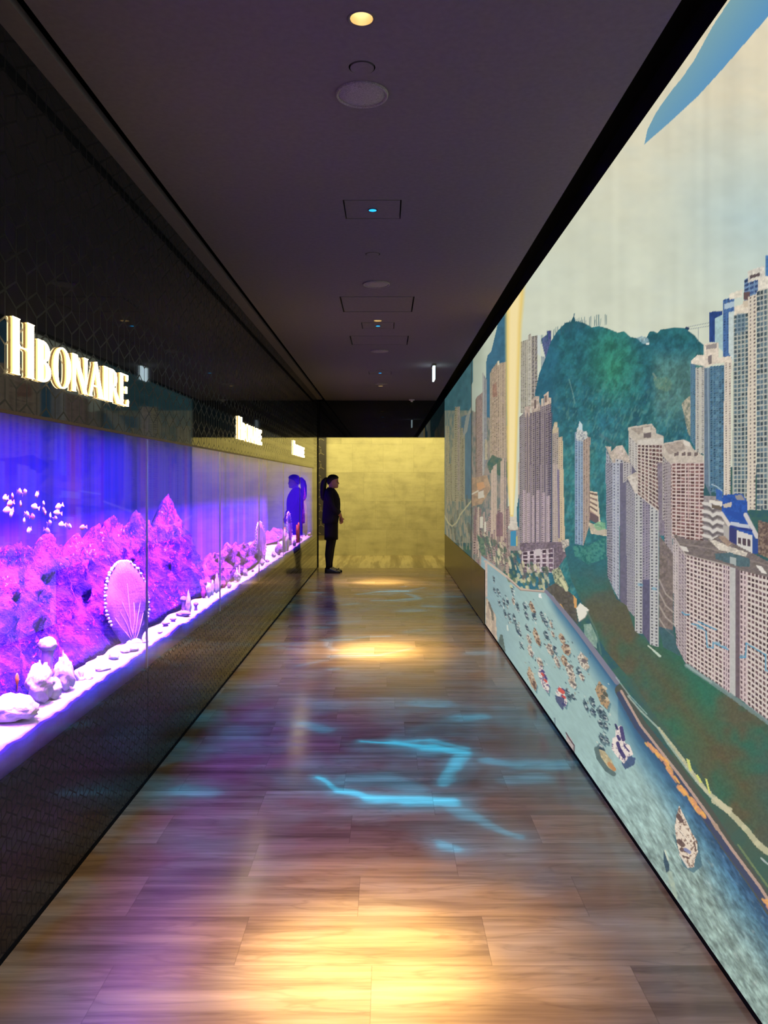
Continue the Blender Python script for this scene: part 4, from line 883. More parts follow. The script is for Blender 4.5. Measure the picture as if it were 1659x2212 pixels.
# ------------------------------------------------------------------ the aquarium in the left wall
TX0, TX1 = XL-.75, XL-.012       # back and front of the water
M['backdrop'] = pbr('blue_backdrop', srgb(120, 100, 235), .7, spec=.2)
def backdrop_mat():
    t = NT('tank_backdrop'); x, y, z = t.sep(t.obj())
    n = t.noise(t.xyz(0, t.math('MULTIPLY', y, 3.2), t.math('MULTIPLY', z, .12)), 1.0, 4, .6)
    c = t.ramp(n, [(.32, srgb(70, 40, 190)), (.48, srgb(96, 74, 235)), (.6, srgb(150, 90, 225)), (.74, srgb(178, 84, 150))])
    t.P(**{'Base Color': c, 'Roughness': .6, 'Specular IOR Level': .2}); return t.m
def glass_mat(name, tint, ior=1.5):
    t = NT(name); t.t.nodes.remove(t.b)
    tr = t.n('ShaderNodeBsdfTransparent', tint); gl = t.n('ShaderNodeBsdfGlossy', (1, 1, 1, 1), .015)
    fr = t.n('ShaderNodeFresnel', ior); bf = t.n('ShaderNodeNewGeometry').outputs['Backfacing']
    f = t.math('MULTIPLY', fr.outputs[0], t.math('SUBTRACT', 1.0, bf))
    mx = t.n('ShaderNodeMixShader', f, tr, gl); t.t.links.new(mx.outputs[0], t.out.inputs[0]); return t.m
M['glass'] = glass_mat('tank_glass', (.97, .97, 1, 1), 1.42)
def water_mat():
    t = NT('water'); t.t.nodes.remove(t.b)
    tr = t.n('ShaderNodeBsdfTransparent', (.95, .94, 1, 1)); t.t.links.new(tr.outputs[0], t.out.inputs[0]); return t.m
M['water'] = water_mat()
M['joint'] = pbr('silicone_joint', srgb(196, 186, 214), .3)
tank = thing('aquarium', 'long purple-lit aquarium set into the dark left wall', 'aquarium', (0, 0, 0))
MB().box(TX0-.03, TX0-.005, YB, 13.02, .50, 2.0).build('backdrop', backdrop_mat(), tank)
MB().box(TX0-.03, XL-.031, YB, 13.02, .46, .50).build('base_tray', M['black'], tank)
MB().box(TX0-.03, XL-.031, YB, 13.02, 1.98, 2.02).box(XL-.038, XL-.0315, YB, 13.02, 1.735, 1.98).build('hood', M['dark'], tank)
for q in (13.0, YB): MB().box(TX0-.005, XL-.031, q, q+.02, .50, 1.98).build('end_panel', tank.children[0].data.materials[0], tank)
for a, b in zip(SEAM[:-1], SEAM[1:]):
    MB().box(XL-.011, XL-.001, a+.003, b-.003, ZT0, ZT1-.008).build('glass_pane', M['glass'], tank)
for s in SEAM[2:-1]:
    MB().box(XL-.011, XL-.0015, s-.003, s+.003, ZT0, ZT1-.008).build('pane_joint', M['joint'], tank)
MB().box(TX0, XL-.0125, YB+.03, 12.99, .505, 1.80).build('water', M['water'], tank)
rng = np.random.default_rng(7)
def nz(x, y, z=0, s=0):
    return fbm(np.asarray(x)+z*1.37+50, np.asarray(y)-z*.83+50, s)
# sand: one drifted bed, sloping to the glass
def sand_top(x, y, i=9):
    b = 0 if i == 0 else float((fbm(np.array(y*7.), np.array(x*9.), 3)-.5)*.030+(fbm(np.array(y*24.), np.array(x*30.), 5)-.5)*.014)
    return float(np.interp(y, [0, 3, 8, 13], [.655, .648, .625, .612]))+b*min(1, i/2)
def sand_bed():
    ys = np.linspace(YB+.04, 12.98, 900); prof = [(XL-.0315, 0), (XL-.0318, .25), (XL-.033, .96), (XL-.037, 1.0), (XL-.10, 1.), (XL-.2, 1.03), (XL-.35, 1.1), (XL-.55, 1.15), (XL-.74, 1.15)]
    rings = []
    for y in ys:
        r = [(x, y, .508+(sand_top(x, y, i)-.508)*k) for i, (x, k) in enumerate(prof)]
        r += [(XL-.74, y, .507), (XL-.0315, y, .507)]
        rings.append(r)
    return MB().loft(rings)
M['sand'] = pbr('white_sand', srgb(236, 226, 232), .9, spec=.1, nscale=60, namt=.06, bump=.3)
tag(sand_bed().build('sand_bed', M['sand'], None, True), 'white sand bed along the bottom of the aquarium', 'sand', kind='stuff')
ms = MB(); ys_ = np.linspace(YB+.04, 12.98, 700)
ms.loft([[(XL-.0135, y, .562), (XL-.0135, y, sand_top(XL-.03, y, 2)-.004), (XL-.030, y, sand_top(XL-.03, y, 2)-.003), (XL-.030, y, .562)] for y in ys_])  # strip over the sand face; violet of scattered tank light put into its colour
ms.build('tinted_sand_face', pbr('violet_scatter_tint', srgb(112, 92, 214), .7, nscale=30, namt=.05), tank, True)['label'] = 'sand face behind the glass foot, scattered violet light put into its colour'
# reef rock walls
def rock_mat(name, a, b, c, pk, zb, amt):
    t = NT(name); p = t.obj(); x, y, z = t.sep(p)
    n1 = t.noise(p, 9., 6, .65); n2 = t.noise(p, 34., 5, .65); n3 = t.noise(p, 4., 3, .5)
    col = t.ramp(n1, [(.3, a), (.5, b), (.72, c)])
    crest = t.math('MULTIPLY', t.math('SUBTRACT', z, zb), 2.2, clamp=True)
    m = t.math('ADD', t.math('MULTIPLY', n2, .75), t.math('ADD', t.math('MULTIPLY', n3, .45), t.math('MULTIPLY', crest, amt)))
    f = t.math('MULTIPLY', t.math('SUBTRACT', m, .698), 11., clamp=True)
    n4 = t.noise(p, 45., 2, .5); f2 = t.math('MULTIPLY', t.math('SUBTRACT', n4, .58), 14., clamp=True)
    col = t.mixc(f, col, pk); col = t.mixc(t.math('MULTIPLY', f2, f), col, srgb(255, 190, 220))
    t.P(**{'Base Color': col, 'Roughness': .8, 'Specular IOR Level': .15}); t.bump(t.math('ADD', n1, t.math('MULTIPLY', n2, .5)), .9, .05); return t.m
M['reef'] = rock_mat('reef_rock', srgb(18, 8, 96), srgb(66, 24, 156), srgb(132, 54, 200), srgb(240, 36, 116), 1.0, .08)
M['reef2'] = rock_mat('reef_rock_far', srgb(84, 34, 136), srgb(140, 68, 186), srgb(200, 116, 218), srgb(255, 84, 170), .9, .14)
def reef(name, crest_px, X, front, back, label, mat, n=800, m=34, Z0=.655):
    cp = [on_x(x, y, X) for x, y in crest_px]; Yc = np.array([p.y for p in cp]); Zc = np.array([p.z for p in cp])
    ys = np.linspace(Yc[0], Yc[-1], n); zc = np.interp(ys, Yc, Zc)
    zc = zc+(fbm(ys*14., ys*0, 2)-.5)*.03+(fbm(ys*40., ys*0, 4)-.5)*.025
    rings = []
    for j, y in enumerate(ys):
        r = []; z0 = Z0+0*y; hgt = max(zc[j]-z0, .02)
        for i in range(m):
            t_ = i/(m-1)
            if t_ < .72:
                u = t_/.72; x = X+front*(1-u)**1.5*(hgt/.6)**.5; z = z0+hgt*(u**.9)
            else:
                u = (t_-.72)/.28; x = X-back*u*(hgt/.6)**.5; z = z0+hgt*(1-u**1.6)
            d = (fbm(np.array(y*5.+20), np.array(z*4.+i*.02), 8)-.5)*.20+(fbm(np.array(y*16.), np.array(z*13.+i*.05), 9)-.5)*.09+(fbm(np.array(y*45.), np.array(z*40.), 10)-.5)*.035
            k = min(1, 3*min(t_, 1-t_)+.15)*min(1., .16+abs(t_-.72)*3.2)
            r.append((max(min(x+d*k, XL-.075), TX0+.004), y, z+(d*.25 if .1 < t_ < .9 else 0)))
        rings.append(r)
    mb = MB().loft(rings, cap=True, closed=True)
    return tag(mb.build(name, mat, None, True), label, 'rock')
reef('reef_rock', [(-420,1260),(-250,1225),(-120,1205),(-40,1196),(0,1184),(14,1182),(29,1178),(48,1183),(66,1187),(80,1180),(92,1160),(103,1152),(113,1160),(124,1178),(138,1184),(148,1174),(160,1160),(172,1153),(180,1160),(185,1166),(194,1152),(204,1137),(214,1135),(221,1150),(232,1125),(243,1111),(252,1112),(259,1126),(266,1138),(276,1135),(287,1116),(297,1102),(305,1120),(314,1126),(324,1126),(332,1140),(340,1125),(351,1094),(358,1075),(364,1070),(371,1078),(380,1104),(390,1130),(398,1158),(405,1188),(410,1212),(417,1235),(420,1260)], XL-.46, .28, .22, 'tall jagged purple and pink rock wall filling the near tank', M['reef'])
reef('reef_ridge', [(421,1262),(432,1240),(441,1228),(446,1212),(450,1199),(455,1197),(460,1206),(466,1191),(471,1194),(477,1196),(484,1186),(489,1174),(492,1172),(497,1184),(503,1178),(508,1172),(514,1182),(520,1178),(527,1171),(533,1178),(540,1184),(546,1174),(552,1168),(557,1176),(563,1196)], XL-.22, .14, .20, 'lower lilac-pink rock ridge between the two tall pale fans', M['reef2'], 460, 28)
reef('sand_cover_ledge', [(563,1170),(569,1160),(575,1150),(580,1147),(585,1150),(589,1142),(594,1139),(598,1146),(603,1142),(607,1140),(610,1148)], XL-.50, .36, .2, 'low rock ledge added to hide the lit sand at the far end of the tank', M['reef2'], 200, 20)  # added ledge, covers the brightly lit sand in the far corner
def lump_mesh(rx, ry, rz, seed, rough=.35, n=22, m=14, freq=3.0, taper=0.):
    rings = []
    for i in range(m):
        t_ = math.pi*(i+.3)/(m-.4); ring = []
        for j in range(n):
            a = 2*math.pi*j/n; d = Vector((math.sin(t_)*math.cos(a), math.sin(t_)*math.sin(a), -math.cos(t_)))
            f = 1+rough*(float(fbm(np.array(d.x*freq+seed*3.7+9), np.array(d.y*freq+d.z*freq*1.3+seed*1.9+9), 1))-.5)*2
            tp = 1-taper*(d.z+1)/2
            ring.append((d.x*rx*f*tp, d.y*ry*f*tp, d.z*rz*f+rz*.82))
        rings.append(ring)
    return MB().loft(rings)
M['pale'] = pbr('pale_coral', srgb(250, 240, 248), .85, spec=.15, nscale=22, namt=.07, bump=.5)
M['lilac'] = pbr('lilac_coral', srgb(206, 160, 226), .85, spec=.15, nscale=26, namt=.1, bump=.5)
M['fan'] = pbr('fan_membrane', srgb(150, 108, 206), .8, spec=.1, nscale=90, namt=.06, bump=.3)
M['fanblue'] = pbr('fan_membrane_blue', srgb(120, 106, 236), .8, spec=.1, nscale=90, namt=.06, bump=.3)
M['vein'] = pbr('fan_vein', srgb(238, 170, 240), .8)
M['orange'] = pbr('orange_coral', srgb(255, 150, 96), .8, nscale=30)
M['magenta'] = pbr('magenta_rock', srgb(230, 50, 190), .8, nscale=24, bump=.5, namt=.12)
def sandz(y, x): return .508+(sand_top(x, y)-.508)*float(np.interp(XL-x, [.05, .10, .2, .35, .55], [.99, 1., 1.03, 1.1, 1.15]))-.003
def rock(px0, px1, ptop, X, label, seed, mat='pale', depth=1.0, taper=.25, rough=.35, name='coral_rock', bottom=None, cat='coral'):
    X -= (.0 if px1 < 190 else .02) if px1 < 600 else .01
    y = on_x((px0+px1)/2, ptop, X).y; r = abs(px1-px0)*.54/(FPX*math.hypot(X/y**2, 1/y))
    zt = on_x((px0+px1)/2, ptop, X).z; zb = sandz(y, X)
    rz = max((zt-zb)/1.82, .012); rx = min(r*depth, .10); ry = min(r*(1+(1-depth)*.5), .25)
    mb = lump_mesh(rx, ry, rz, seed, rough, 26, 18, 3.2, taper); zs = [v[2] for v in mb.v]; lo_, hi_ = min(zs), max(zs); hh = max(zt-zb, .024)
    mb.v = [(v[0], v[1], (v[2]-lo_)/(hi_-lo_)*hh) for v in mb.v]; o = mb.build(name, M[mat], None, True)
    o.location = (min(X, XL-.034-rx), y, zb); return tag(o, label, cat)
def mushroom(px, ptop, pw, X, label, seed, mat='pale'):
    X -= .02
    y = on_x(px, ptop, X).y; zt = on_x(px, ptop, X).z; w = pw*.5/(FPX*math.hypot(X/y**2, 1/y)); zb = sandz(y, X)
    root = thing('mushroom_coral', label, 'coral', (X, y, zb))
    h = max(zt-zb, .03)
    MB().lathe([(w*.75, 0), (w*.6, h*.25), (w*.55, h*.5), (w*.7, h*.75)], 14).build('stalk', M['lilac'], root, True)
    ch = min(h*.34, w*.9); c = lump_mesh(w, w, ch, seed, .22, 22, 12, 4).build('cap', M[mat], root, True); c.location = (0, 0, h-ch*1.8)
    return root
def branch(px, ptop, X, label, seed, nb=5, spread=.03, mat='pale', thick=.006, pbase=None):
    X -= .01
    y = on_x(px, ptop, X).y; zt = on_x(px, ptop, X).z; zb = sandz(y, X)
    root = thing('branching_coral', label, 'coral', (X, y, zb)); r = random.Random(seed); h = zt-zb
    lump_mesh(.018, .022, .012, seed, .3, 14, 8).build('base', M[mat], root, True)
    for k in range(nb):
        a = (k/(max(1, nb-1))-.5)*2*spread; hh = h*(1-.35*abs(k-(nb-1)/2)/nb-.15*r.random()); dx = (r.random()-.5)*.03
        pts = [(0, a*.2, .006), (dx*.4, a*.55, hh*.35), (dx*.8, a*.85, hh*.7), (dx, a, hh)]
        MB().tube(pts, [thick*1.5, thick*1.2, thick, thick*.45], 8).build('branch', M[mat], root, True)
    return root
def fan(pxc, pytop, pybot, X, halfy, label, mat, seed, rot=0):
    c = on_x(pxc, (pytop+pybot)/2, X); zt = on_x(pxc, pytop, X).z; zb = on_x(pxc, pybot, X).z
    root = thing('sea_fan', label, 'coral', (X, c.y, zb)); h = zt-zb; n = 72
    out = []
    for i in range(n):
        a = 2*math.pi*i/n; k = 1+.012*math.sin(i*5.1+seed)+.008*math.sin(i*11.3)
        w = halfy*(1-.12*max(0, -math.sin(a)))
        out.append((w*math.cos(a)*k, h*.52+h*.48*math.sin(a)*k))
    root.rotation_euler = (0, R(-9 if rot < -20 else -4), R(rot)); V = []; F = []
    for sgn in (-1, 1):
        V.append((sgn*.007, 0, h*.5))
        for s in (.35, .7, 1.0):
            V += [(sgn*(.007 if s < 1 else .002)+.006*math.sin(u*20+v*17)*s, u*s, h*.5+(v-h*.5)*s) for u, v in out]
    B = 1+3*n
    for q, o in ((0, 0), (1, B)):
        for i in range(n):
            j = (i+1) % n; f = (o, o+1+i, o+1+j); F.append(f if q else f[::-1])
            for s in range(2):
                a_ = o+1+s*n; g = (a_+i, a_+n+i, a_+n+j, a_+j); F.append(g if q else g[::-1])
    for i in range(n):
        j = (i+1) % n; F.append((1+2*n+i, 1+2*n+j, B+1+2*n+j, B+1+2*n+i))
    MB().add(V, F).build('blade', M[mat], root, True)
    rim = MB()
    for i in range(0, n):
        u, v = out[i]
        if v > h*.30: rim.ell((.003*math.sin(i*3.3), u, v), .008, .010+.003*math.sin(i*2.7), .009, 8, 6)
    rim.build('beaded_rim', M['pale'], root, True)
    vn = MB(); r = random.Random(seed)
    for k in range(7):
        a = R(40+100*k/6); L = h*(.45+.3*r.random()); p = [(.009, 0, h*.06)]
        for s in (.3, .6, 1.): p.append((.009, math.cos(a)*L*s*halfy/h*1.7+(r.random()-.5)*.02, h*.06+math.sin(a)*L*s))
        vn.tube(p, [.004, .003, .002, .001], 6)
    vn.build('veins', M['vein'], root, True)
    lump_mesh(.028, .06, .03, seed, .35).build('foot', M['pale'], root, True).location = (0, 0, 0)
    return root
fan(288, 1211, 1402, XL-.14, .16, 'large pale violet oval sea fan with beaded white rim, nearest', 'fan', 1, -24)
fan(567, 1127, 1222, XL-.12, .14, 'tall lilac sea fan standing beyond the low rock ridge', 'fan', 2, -12)
fan(628, 1106, 1186, XL-.10, .12, 'blue-violet sea fan in front of the reflected figure', 'fanblue', 3, -9)
# pale coral pieces on the sand, near to far
rock(0, 106, 1498, XL-.085, 'rounded white-topped coral boulder at the lower left of the tank', 1, depth=1.2, taper=.15, bottom=1592)
rock(50, 122, 1424, XL-.13, 'tall white coral rock standing behind the nearest round boulder', 2, taper=.45, rough=.5)
rock(108, 168, 1404, XL-.12, 'white pointed coral rock right of the mushroom-headed coral', 3, taper=.7, rough=.45)
rock(92, 134, 1462, XL-.115, 'low white porous coral lump between the two tall near rocks', 44, rough=.5, taper=.1)
mushroom(103, 1376, 40, XL-.20, 'white mushroom-headed coral perched highest above the near rocks', 5)
branch(174, 1442, XL-.10, 'thin-fingered white coral beside the pointed near coral rock', 4, 6, .035)
rock(178, 203, 1466, XL-.07, 'white shell-like coral wedge lying on sand before the branching coral', 6, taper=.6, bottom=1492)
rock(205, 238, 1458, XL-.07, 'flat white coral pebble left of the two round white corals', 7, taper=.1, bottom=1476)
rock(234, 259, 1406, XL-.09, 'left of two round white corals below the near sea fan', 8)
rock(258, 282, 1404, XL-.085, 'right of two round white corals below the near sea fan', 9)
rock(276, 300, 1420, XL-.06, 'small white coral lump right of the two round corals', 10, bottom=1440)
rock(306, 322, 1386, XL-.06, 'white angular coral leaning by the foot of the near sea fan', 11, taper=.4, bottom=1412)
mushroom(358, 1342, 18, XL-.09, 'left of two lilac mushroom corals right of the near sea fan', 12, 'lilac')
mushroom(374, 1337, 15, XL-.09, 'right of two lilac mushroom corals right of the near sea fan', 13, 'lilac')
rock(340, 352, 1366, XL-.06, 'white coral nub in front of the two lilac mushroom corals', 23, bottom=1388)
rock(381, 412, 1318, XL-.08, 'pale lilac boulder at the foot of the white spire', 14, 'lilac', bottom=1352)
rock(398, 416, 1272, XL-.075, 'slender white spire at the end of the tall rock wall', 15, taper=.85, rough=.3, bottom=1340)
mushroom(396, 1288, 14, XL-.11, 'small lilac mushroom coral beside the white spire', 16, 'lilac')
rock(434, 444, 1268, XL-.12, 'magenta coral block at the left end of the low ridge', 17, 'magenta', bottom=1310)
mushroom(423, 1300, 11, XL-.06, 'small flat-topped coral in the gap before the low ridge', 18, 'lilac')
rock(444, 458, 1257, XL-.085, 'blunt white coral pillar, left of the pair before the low ridge', 19, taper=.25, bottom=1308)
rock(461, 476, 1236, XL-.085, 'pointed white coral pillar, right of the pair before the low ridge', 20, taper=.8, bottom=1296)
rock(455, 463, 1252, XL-.10, 'short white stub between the two white coral pillars', 24, taper=.3, bottom=1290)
rock(477, 488, 1252, XL-.12, 'magenta patch of coral right of the pointed white pillar', 21, 'magenta', bottom=1288)
rock(490, 500, 1256, XL-.07, 'small white egg-shaped coral before the low ridge', 22, taper=.2, bottom=1276)
rock(503, 521, 1230, XL-.075, 'jagged white coral heap in the middle of the low ridge', 25, taper=.6, rough=.6, bottom=1272)
branch(515, 1217, XL-.09, 'thin white needle coral leaning over the jagged coral heap', 26, 2, .03, thick=.009)
rock(524, 536, 1226, XL-.075, 'twin-peaked white coral right of the jagged heap', 27, taper=.3, rough=.5, bottom=1258)
rock(543, 549, 1230, XL-.07, 'lilac coral stub beyond the twin-peaked coral', 28, 'lilac', bottom=1252)
rock(561, 571, 1206, XL-.07, 'white coral clump at the foot of the second sea fan', 29, bottom=1234)
rock(573, 582, 1208, XL-.07, 'pale lilac coral lump right of the second sea fan', 30, 'lilac', bottom=1228)
rock(587, 597, 1190, XL-.07, 'pale coral left of the ringed coral heap', 31, rough=.5, bottom=1222)
rock(593, 611, 1170, XL-.08, 'tall ringed heap of pale lilac coral before the far seaweed', 32, 'lilac', taper=.6, rough=.6, bottom=1214)
mushroom(601, 1158, 6, XL-.08, 'small knob coral crowning the ringed coral heap', 33)
branch(613, 1135, XL-.07, 'tall pale finger coral left of the blue sea fan', 34, 3, .06, thick=.014)
branch(620, 1150, XL-.06, 'fuller pale finger coral touching the blue sea fan', 35, 6, .09, thick=.013)
rock(632, 640, 1164, XL-.05, 'small white coral at the foot of the blue sea fan', 36, bottom=1192)
branch(644, 1121, XL-.07, 'orange finger coral before the reflected figure', 37, 4, .07, 'orange', .018)
rock(650, 666, 1052, XL-.11, 'tall narrow magenta rock cone at the far end of the tank', 38, 'reef2', taper=.85, rough=.3)
branch(668, 1150, XL-.055, 'pale finger coral in the far corner of the tank', 39, 6, .16, thick=.014)
rock(646, 654, 1160, XL-.05, 'pale coral nub below the orange finger coral', 40, bottom=1182)
# fish
M['fish'] = pbr('pale_fish', srgb(196, 176, 240), .45, spec=.4); M['fishpink'] = pbr('pink_fish', srgb(250, 150, 170), .45, spec=.4); M['fishorange'] = pbr('orange_fish', srgb(255, 150, 60), .45, spec=.4)
M['eye'] = pbr('fish_eye', srgb(16, 12, 18), .2)
def make_fish(mat):
    root = thing('fish', '', 'fish')
    prof = [(-.5, .02, .06), (-.42, .07, .16), (-.28, .11, .28), (-.08, .13, .36), (.12, .11, .32), (.3, .07, .2), (.42, .035, .09), (.5, .02, .06)]
    MB().loft([[(w_*math.cos(2*math.pi*j/12), x, h_*math.sin(2*math.pi*j/12)) for j in range(12)] for x, w_, h_ in prof]).build('body', M[mat], root, True)
    MB().loft([[(-.012, .46, -.06), (.012, .46, -.06), (.012, .46, .06), (-.012, .46, .06)], [(-.008, .62, -.2), (.008, .62, -.2), (.008, .62, .2), (-.008, .62, .2)], [(-.004, .76, -.3), (.004, .76, -.3), (.004, .74, .3), (-.004, .74, .3)]]).build('tail_fin', M[mat], root)
    MB().loft([[(-.01, -.2, .3), (.01, -.2, .3), (.01, .25, .24), (-.01, .25, .24)], [(-.004, -.06, .46), (.004, -.06, .46), (.004, .3, .36), (-.004, .3, .36)]]).build('dorsal_fin', M[mat], root)
    for s in (-1, 1): MB().ell((s*.075, -.36, .05), .02, .035, .035, 8, 6).build('eye', M['eye'], root, True)
    return root
FISH = [(320,175),(405,180),(600,220),(85,275),(200,240,1),(165,360,1),(335,370,1),(565,415),(710,365),(705,455),(735,505,1),(955,410),(930,510),(820,560),(900,605),(810,680),(1000,705),(1130,735),(1345,750,1),(470,800),(770,805),(395,640),(440,540),(530,575,1),(120,470),(180,540)]
FISH.sort(key=lambda q: q[0])
ordn = ['first', 'second', 'third', 'fourth', 'fifth', 'sixth', 'seventh', 'eighth', 'ninth', 'tenth', 'eleventh', 'twelfth', 'thirteenth', 'fourteenth', 'fifteenth', 'sixteenth', 'seventeenth', 'eighteenth', 'nineteenth', 'twentieth', 'twenty-first']
proto = {0: make_fish('fish'), 1: make_fish('fishpink')}; cnt = {0: 0, 1: 0}
tot = {k: sum(1 for q in FISH if (len(q) > 2) == bool(k)) for k in (0, 1)}
rr = random.Random(3)
for q in FISH:
    k = 1 if len(q) > 2 else 0; X = XL-.17-.05*rr.random()
    p = on_x(q[0]/7.54, 1040+q[1]/7.54, X)
    o = proto[k] if cnt[k] == 0 else copy_tree(proto[k])
    o.location = p; s = .036 if k == 0 else .034; o.scale = (s, s, s)
    o.rotation_euler = (R(rr.uniform(-20, 20)), 0, R(rr.uniform(-35, 60)))
    cnt[k] += 1
    o['label'] = ('%s %s from the left in the school above the rock wall' % (ordn[cnt[k]-1], 'pale violet fish' if k == 0 else 'pink fish'))
    o['group'] = 'school of small fish above the rock wall'
for px, py, X, s, lab, g in ((37, 1468, XL-.2, .055, 'small orange fish upright in front of the rock wall, lower left', 1), (615, 1146, XL-.09, .10, 'tiny orange fish between the pale finger corals at the far end', 1)):
    o = make_fish('fishorange'); o.location = on_x(px, py, X); o.scale = (s, s, s); o.rotation_euler = (R(-70 if g and px < 100 else -40), 0, R(20)); o['label'] = lab

# ------------------------------------------------------------------ lattice screen by the stone wall
scr = thing('lattice_screen', 'dark lattice screen hung against the yellow stone wall behind the woman', 'screen', (-1.75, YW-.03, 0))
M['screen'] = lattice_material('screen_lattice', .15, .12, srgb(110, 104, 92), srgb(40, 38, 36), .3, 1.45, .4)
t = NT('screen_face'); 
MB().box(-.58, .53, -.03, .028, .41, 2.9).build('panel', pbr('screen_panel', srgb(52, 46, 50), .5), scr)
ml = MB()
for i in range(9):
    for j in range(17):
        cx = -.55+i*.13+(.065 if j % 2 else 0); cz = .48+j*.145
        if cx > .46: continue
        for a in (90, 210, 330):
            u = Vector((math.cos(R(a)), 0, math.sin(R(a)))); n_ = Vector((-u.z, 0, u.x))*.007; c0 = Vector((cx, -.034, cz)); c1 = c0+u*.075
            c1.x = min(max(c1.x, -.575), .525)
            ml.add([c0-n_, c0+n_, c1+n_, c1-n_, c0-n_+Vector((0, .008, 0)), c0+n_+Vector((0, .008, 0)), c1+n_+Vector((0, .008, 0)), c1-n_+Vector((0, .008, 0))], [(0,1,2,3),(7,6,5,4),(0,4,5,1),(1,5,6,2),(2,6,7,3),(3,7,4,0)])
ml.build('lattice', pbr('screen_bars', srgb(118, 108, 84), .5), scr)
# ------------------------------------------------------------------ the woman
WX, WY = -.911, 12.94
wom = thing('person', 'woman in dark jacket and skirt with ponytail, standing in profile by the left wall', 'person', (WX, WY, 0))
M['skin'] = pbr('skin', srgb(196, 150, 122), .5, spec=.3); M['cloth'] = pbr('dark_navy_cloth', srgb(26, 25, 38), .85, spec=.2, nscale=120, namt=.08)
M['skirt'] = pbr('black_skirt_cloth', srgb(20, 19, 28), .85, spec=.2); M['hair'] = pbr('black_hair', srgb(22, 15, 14), .45, spec=.4); M['tights'] = pbr('black_tights', srgb(16, 14, 18), .7, spec=.3)
M['shoe'] = pbr('black_leather', srgb(16, 13, 14), .4)
def ring(z, xb, xf, hw, n=28, p=2.3, cy=0.):
    cx = (xb+xf)/2; rx = (xf-xb)/2; o = []
    for j in range(n):
        a = 2*math.pi*j/n; c, s = math.cos(a), math.sin(a)
        o.append((cx+rx*math.copysign(abs(c)**(2/p), c), cy+hw*math.copysign(abs(s)**(2/p), s), z))
    return o
body = MB()
body.loft([ring(*q) for q in [(.80,-.10,.09,.15),(.88,-.11,.09,.165),(.96,-.105,.09,.15),(1.05,-.085,.085,.122),(1.14,-.09,.10,.135),(1.23,-.10,.115,.15),(1.31,-.09,.09,.16),(1.35,-.075,.065,.14),(1.38,-.06,.05,.08),(1.40,-.05,.048,.052)]])
body.loft([ring(*q, p=2.0) for q in [(1.33,-.055,.045,.05),(1.40,-.045,.05,.047),(1.46,-.03,.06,.05)]])
body.loft([ring(*q, p=2.15) for q in [(1.388,.03,.088,.022),(1.398,.005,.110,.040),(1.412,-.02,.117,.052),(1.432,-.038,.114,.059),(1.45,-.046,.115,.064),(1.468,-.051,.117,.067),(1.486,-.054,.113,.069),(1.51,-.057,.117,.072),(1.54,-.057,.119,.073),(1.57,-.048,.106,.067),(1.588,-.03,.084,.054),(1.60,.0,.055,.03)]])
body.loft([ring(z, .10, xf, hw, 14, 2.) for z, xf, hw in [(1.452,.122,.013),(1.460,.135,.016),(1.468,.136,.014),(1.482,.126,.010),(1.500,.118,.008)]])
body.ell((.108, 0, 1.431), .014, .022, .006, 12, 8); body.ell((.106, 0, 1.420), .013, .018, .006, 12, 8); body.ell((.098, 0, 1.402), .017, .02, .012, 12, 8)
for s in (-1, 1):
    body.ell((.018, s*.074, 1.468), .016, .008, .028, 12, 8)
    hx = -.008 if s < 0 else .010
    body.tube([(hx, s*.085, .90), (hx+.005, s*.082, .70), (hx+.0, s*.078, .52), (hx-.018, s*.076, .40), (hx-.03, s*.074, .30), (hx-.032, s*.072, .16), (hx-.033, s*.072, .075)], [.088, .080, .060, .055, .052, .036, .034], 16)
    body.loft([[(hx+x, s*.074+yy, zz) for yy, zz in ((-w_, .012), (w_, .012), (w_*.8, h_*.7), (w_*.4, h_), (-w_*.4, h_), (-w_*.8, h_*.7))] for x, w_, h_ in [(-.078,.02,.06),(-.05,.032,.09),(-.01,.034,.088),(.05,.038,.06),(.11,.042,.042),(.15,.032,.03)]])
    sh = Vector((-.012, s*.165, 1.325)); el_ = Vector((.035, s*.205, 1.07)); wr = Vector((.152, s*.062, .945))
    body.tube([sh, sh.lerp(el_, .5)+Vector((-.01, 0, 0)), el_, el_.lerp(wr, .5), wr], [.050, .044, .036, .034, .024], 14)
    # hands clasped low in front: the right over the left
    pc = Vector((.172, s*.022, .885)) if s < 0 else Vector((.160, s*.012, .875))
    body.tube([wr, wr.lerp(pc, .55), pc, pc+Vector((.004, -s*.012, -.035))], [.022, .027, .032, .028], 14, .55)
    for k in range(4):
        b = pc+Vector((.018-.012*k, -s*.006, -.030-.004*math.sin(k)))
        L = (.056, .064, .060, .047)[k]
        body.tube([b, b+Vector((.006, -s*.3*L, -.38*L)), b+Vector((.002, -s*.66*L, -.55*L)), b+Vector((-.008, -s*.95*L, -.45*L))], [.0088, .0084, .0078, .006], 10)
    b = pc+Vector((.016, -s*.004, .012)); body.tube([b, b+Vector((.018, -s*.016, -.012)), b+Vector((.020, -s*.034, -.026))], [.011, .0095, .007], 10)
bo = body.build('body', M['skin'], wom, True)
rm = bo.modifiers.new('remesh', 'REMESH'); rm.mode = 'VOXEL'; rm.voxel_size = .0055; rm.use_smooth_shade = True
sm = bo.modifiers.new('smooth', 'SMOOTH'); sm.factor = .5; sm.iterations = 3
for s in (-1, 1):
    MB().ell((.096, s*.031, 1.487), .014, .014, .009, 12, 8).build('eye', M['eye'], wom, True)
    MB().tube([(.108, s*.018, 1.508), (.110, s*.033, 1.512), (.098, s*.05, 1.506)], .004, 6).build('eyebrow', M['hair'], wom, True)
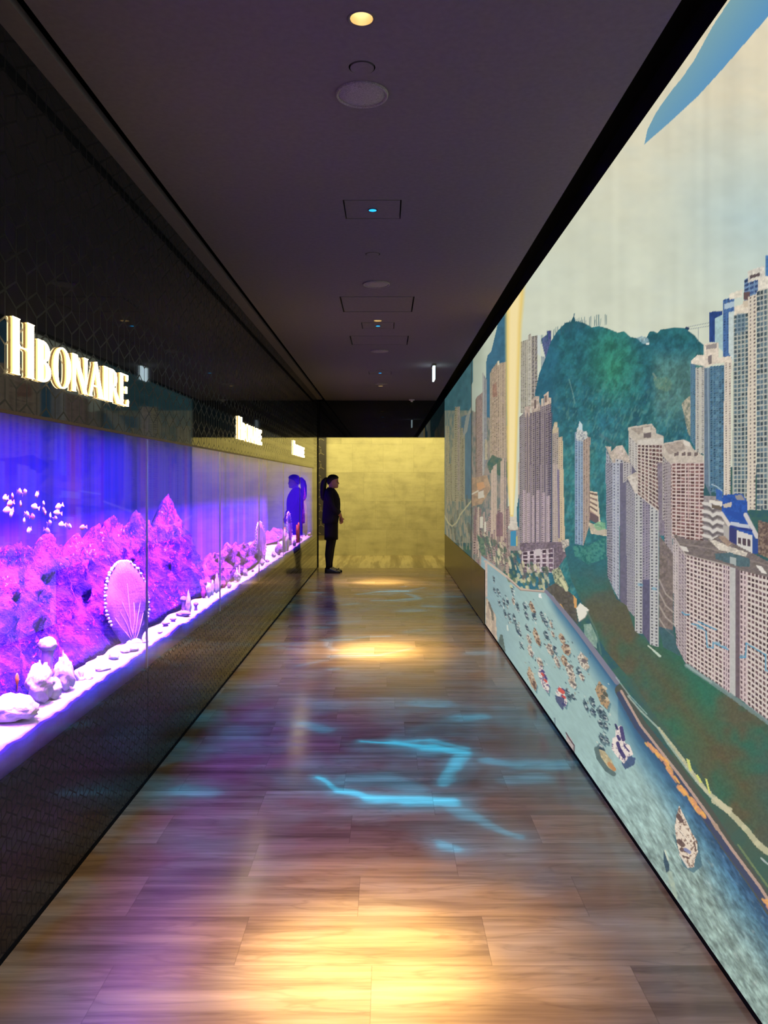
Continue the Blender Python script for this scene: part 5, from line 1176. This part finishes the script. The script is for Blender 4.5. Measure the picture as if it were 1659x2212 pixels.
# hair: a cap swept back into a low ponytail
hr = []
for z, xb, xf, hw in [(1.452,-.062,-.02,.050),(1.47,-.066,.000,.072),(1.49,-.068,.012,.079),(1.515,-.070,.045,.083),(1.535,-.070,.098,.083),(1.555,-.066,.124,.080),(1.575,-.058,.121,.074),(1.595,-.042,.103,.062),(1.608,-.02,.078,.045),(1.616,.005,.055,.025)]: hr.append(ring(z, xb, xf, hw, 30, 2.2))
hc = MB().loft(hr)
hc.build('hair', M['hair'], wom, True)
MB().tube([(-.045,0,1.535),(-.085,0,1.530),(-.115,0,1.495),(-.128,0,1.43),(-.132,0,1.36),(-.136,0,1.29),(-.138,0,1.23),(-.132,0,1.185)], [.032,.044,.050,.054,.052,.046,.036,.012], 16, .95).build('ponytail', M['hair'], wom, True)
MB().tube([(-.064,0,1.535),(-.082,0,1.530)], [.036,.038], 16).build('hair_tie', M['cloth'], wom, True)
jk = MB().loft([ring(*q, p=2.5) for q in [(1.392,-.062,.045,.066),(1.378,-.085,.058,.10),(1.362,-.098,.072,.15),(1.335,-.106,.090,.182),(1.28,-.116,.122,.190),(1.21,-.124,.146,.188),(1.13,-.130,.152,.184),(1.05,-.136,.150,.178),(.96,-.143,.138,.186),(.88,-.147,.124,.194),(.815,-.145,.116,.196)]])
jo = jk.build('jacket', M['cloth'], wom, True)
for s in (-1, 1):
    MB().tube([(-.015, s*.155, 1.345), (-.018, s*.198, 1.27), (.008, s*.215, 1.17), (.036, s*.212, 1.07), (.075, s*.165, 1.03), (.118, s*.105, .985)], [.062, .064, .058, .052, .049, .045], 16).build('sleeve', M['cloth'], jo, True)
MB().tube([(-.05,-.05,1.388),(-.055,0,1.395),(-.05,.05,1.388),(.0,.062,1.392),(.04,.03,1.385),(.05,0,1.375),(.04,-.03,1.385),(.0,-.062,1.392),(-.05,-.05,1.388)], .010, 8).build('collar', M['cloth'], jo, True)
MB().loft([ring(*q, p=2.5) for q in [(.90,-.108,.100,.16),(.80,-.108,.114,.176),(.70,-.108,.114,.18),(.62,-.109,.113,.184),(.548,-.112,.113,.188)]]).build('skirt', M['skirt'], wom, True)
for s in (-1, 1):
    hx = -.008 if s < 0 else .010
    MB().tube([(hx, s*.082, .70), (hx, s*.078, .52), (hx-.018, s*.076, .40), (hx-.03, s*.074, .30), (hx-.032, s*.072, .16), (hx-.033, s*.072, .07)], [.088, .068, .062, .060, .043, .041], 18).build('tights', M['tights'], wom, True)
    y0 = s*.074
    so = MB().loft([[(hx+x, y0+yy, zz) for yy, zz in ((-w_, 0), (w_, 0), (w_, .014), (w_*.92, h_*.65), (w_*.5, h_), (-w_*.5, h_), (-w_*.92, h_*.65), (-w_, .014))] for x, w_, h_ in [(-.092,.020,.05),(-.085,.030,.088),(-.05,.038,.108),(-.01,.040,.102),(.04,.043,.076),(.09,.047,.058),(.135,.044,.046),(.160,.030,.036),(.168,.014,.024)]])
    sh = so.build('shoe', M['shoe'], wom, True)
    MB().tube([(hx+.105, y0-.02, .058), (hx+.115, y0, .066), (hx+.105, y0+.02, .058)], .008, 8).build('bow', M['shoe'], sh, True)
    MB().box(hx-.09, hx+.165, y0-.036, y0+.036, 0, .012).build('sole', M['shoe'], sh)
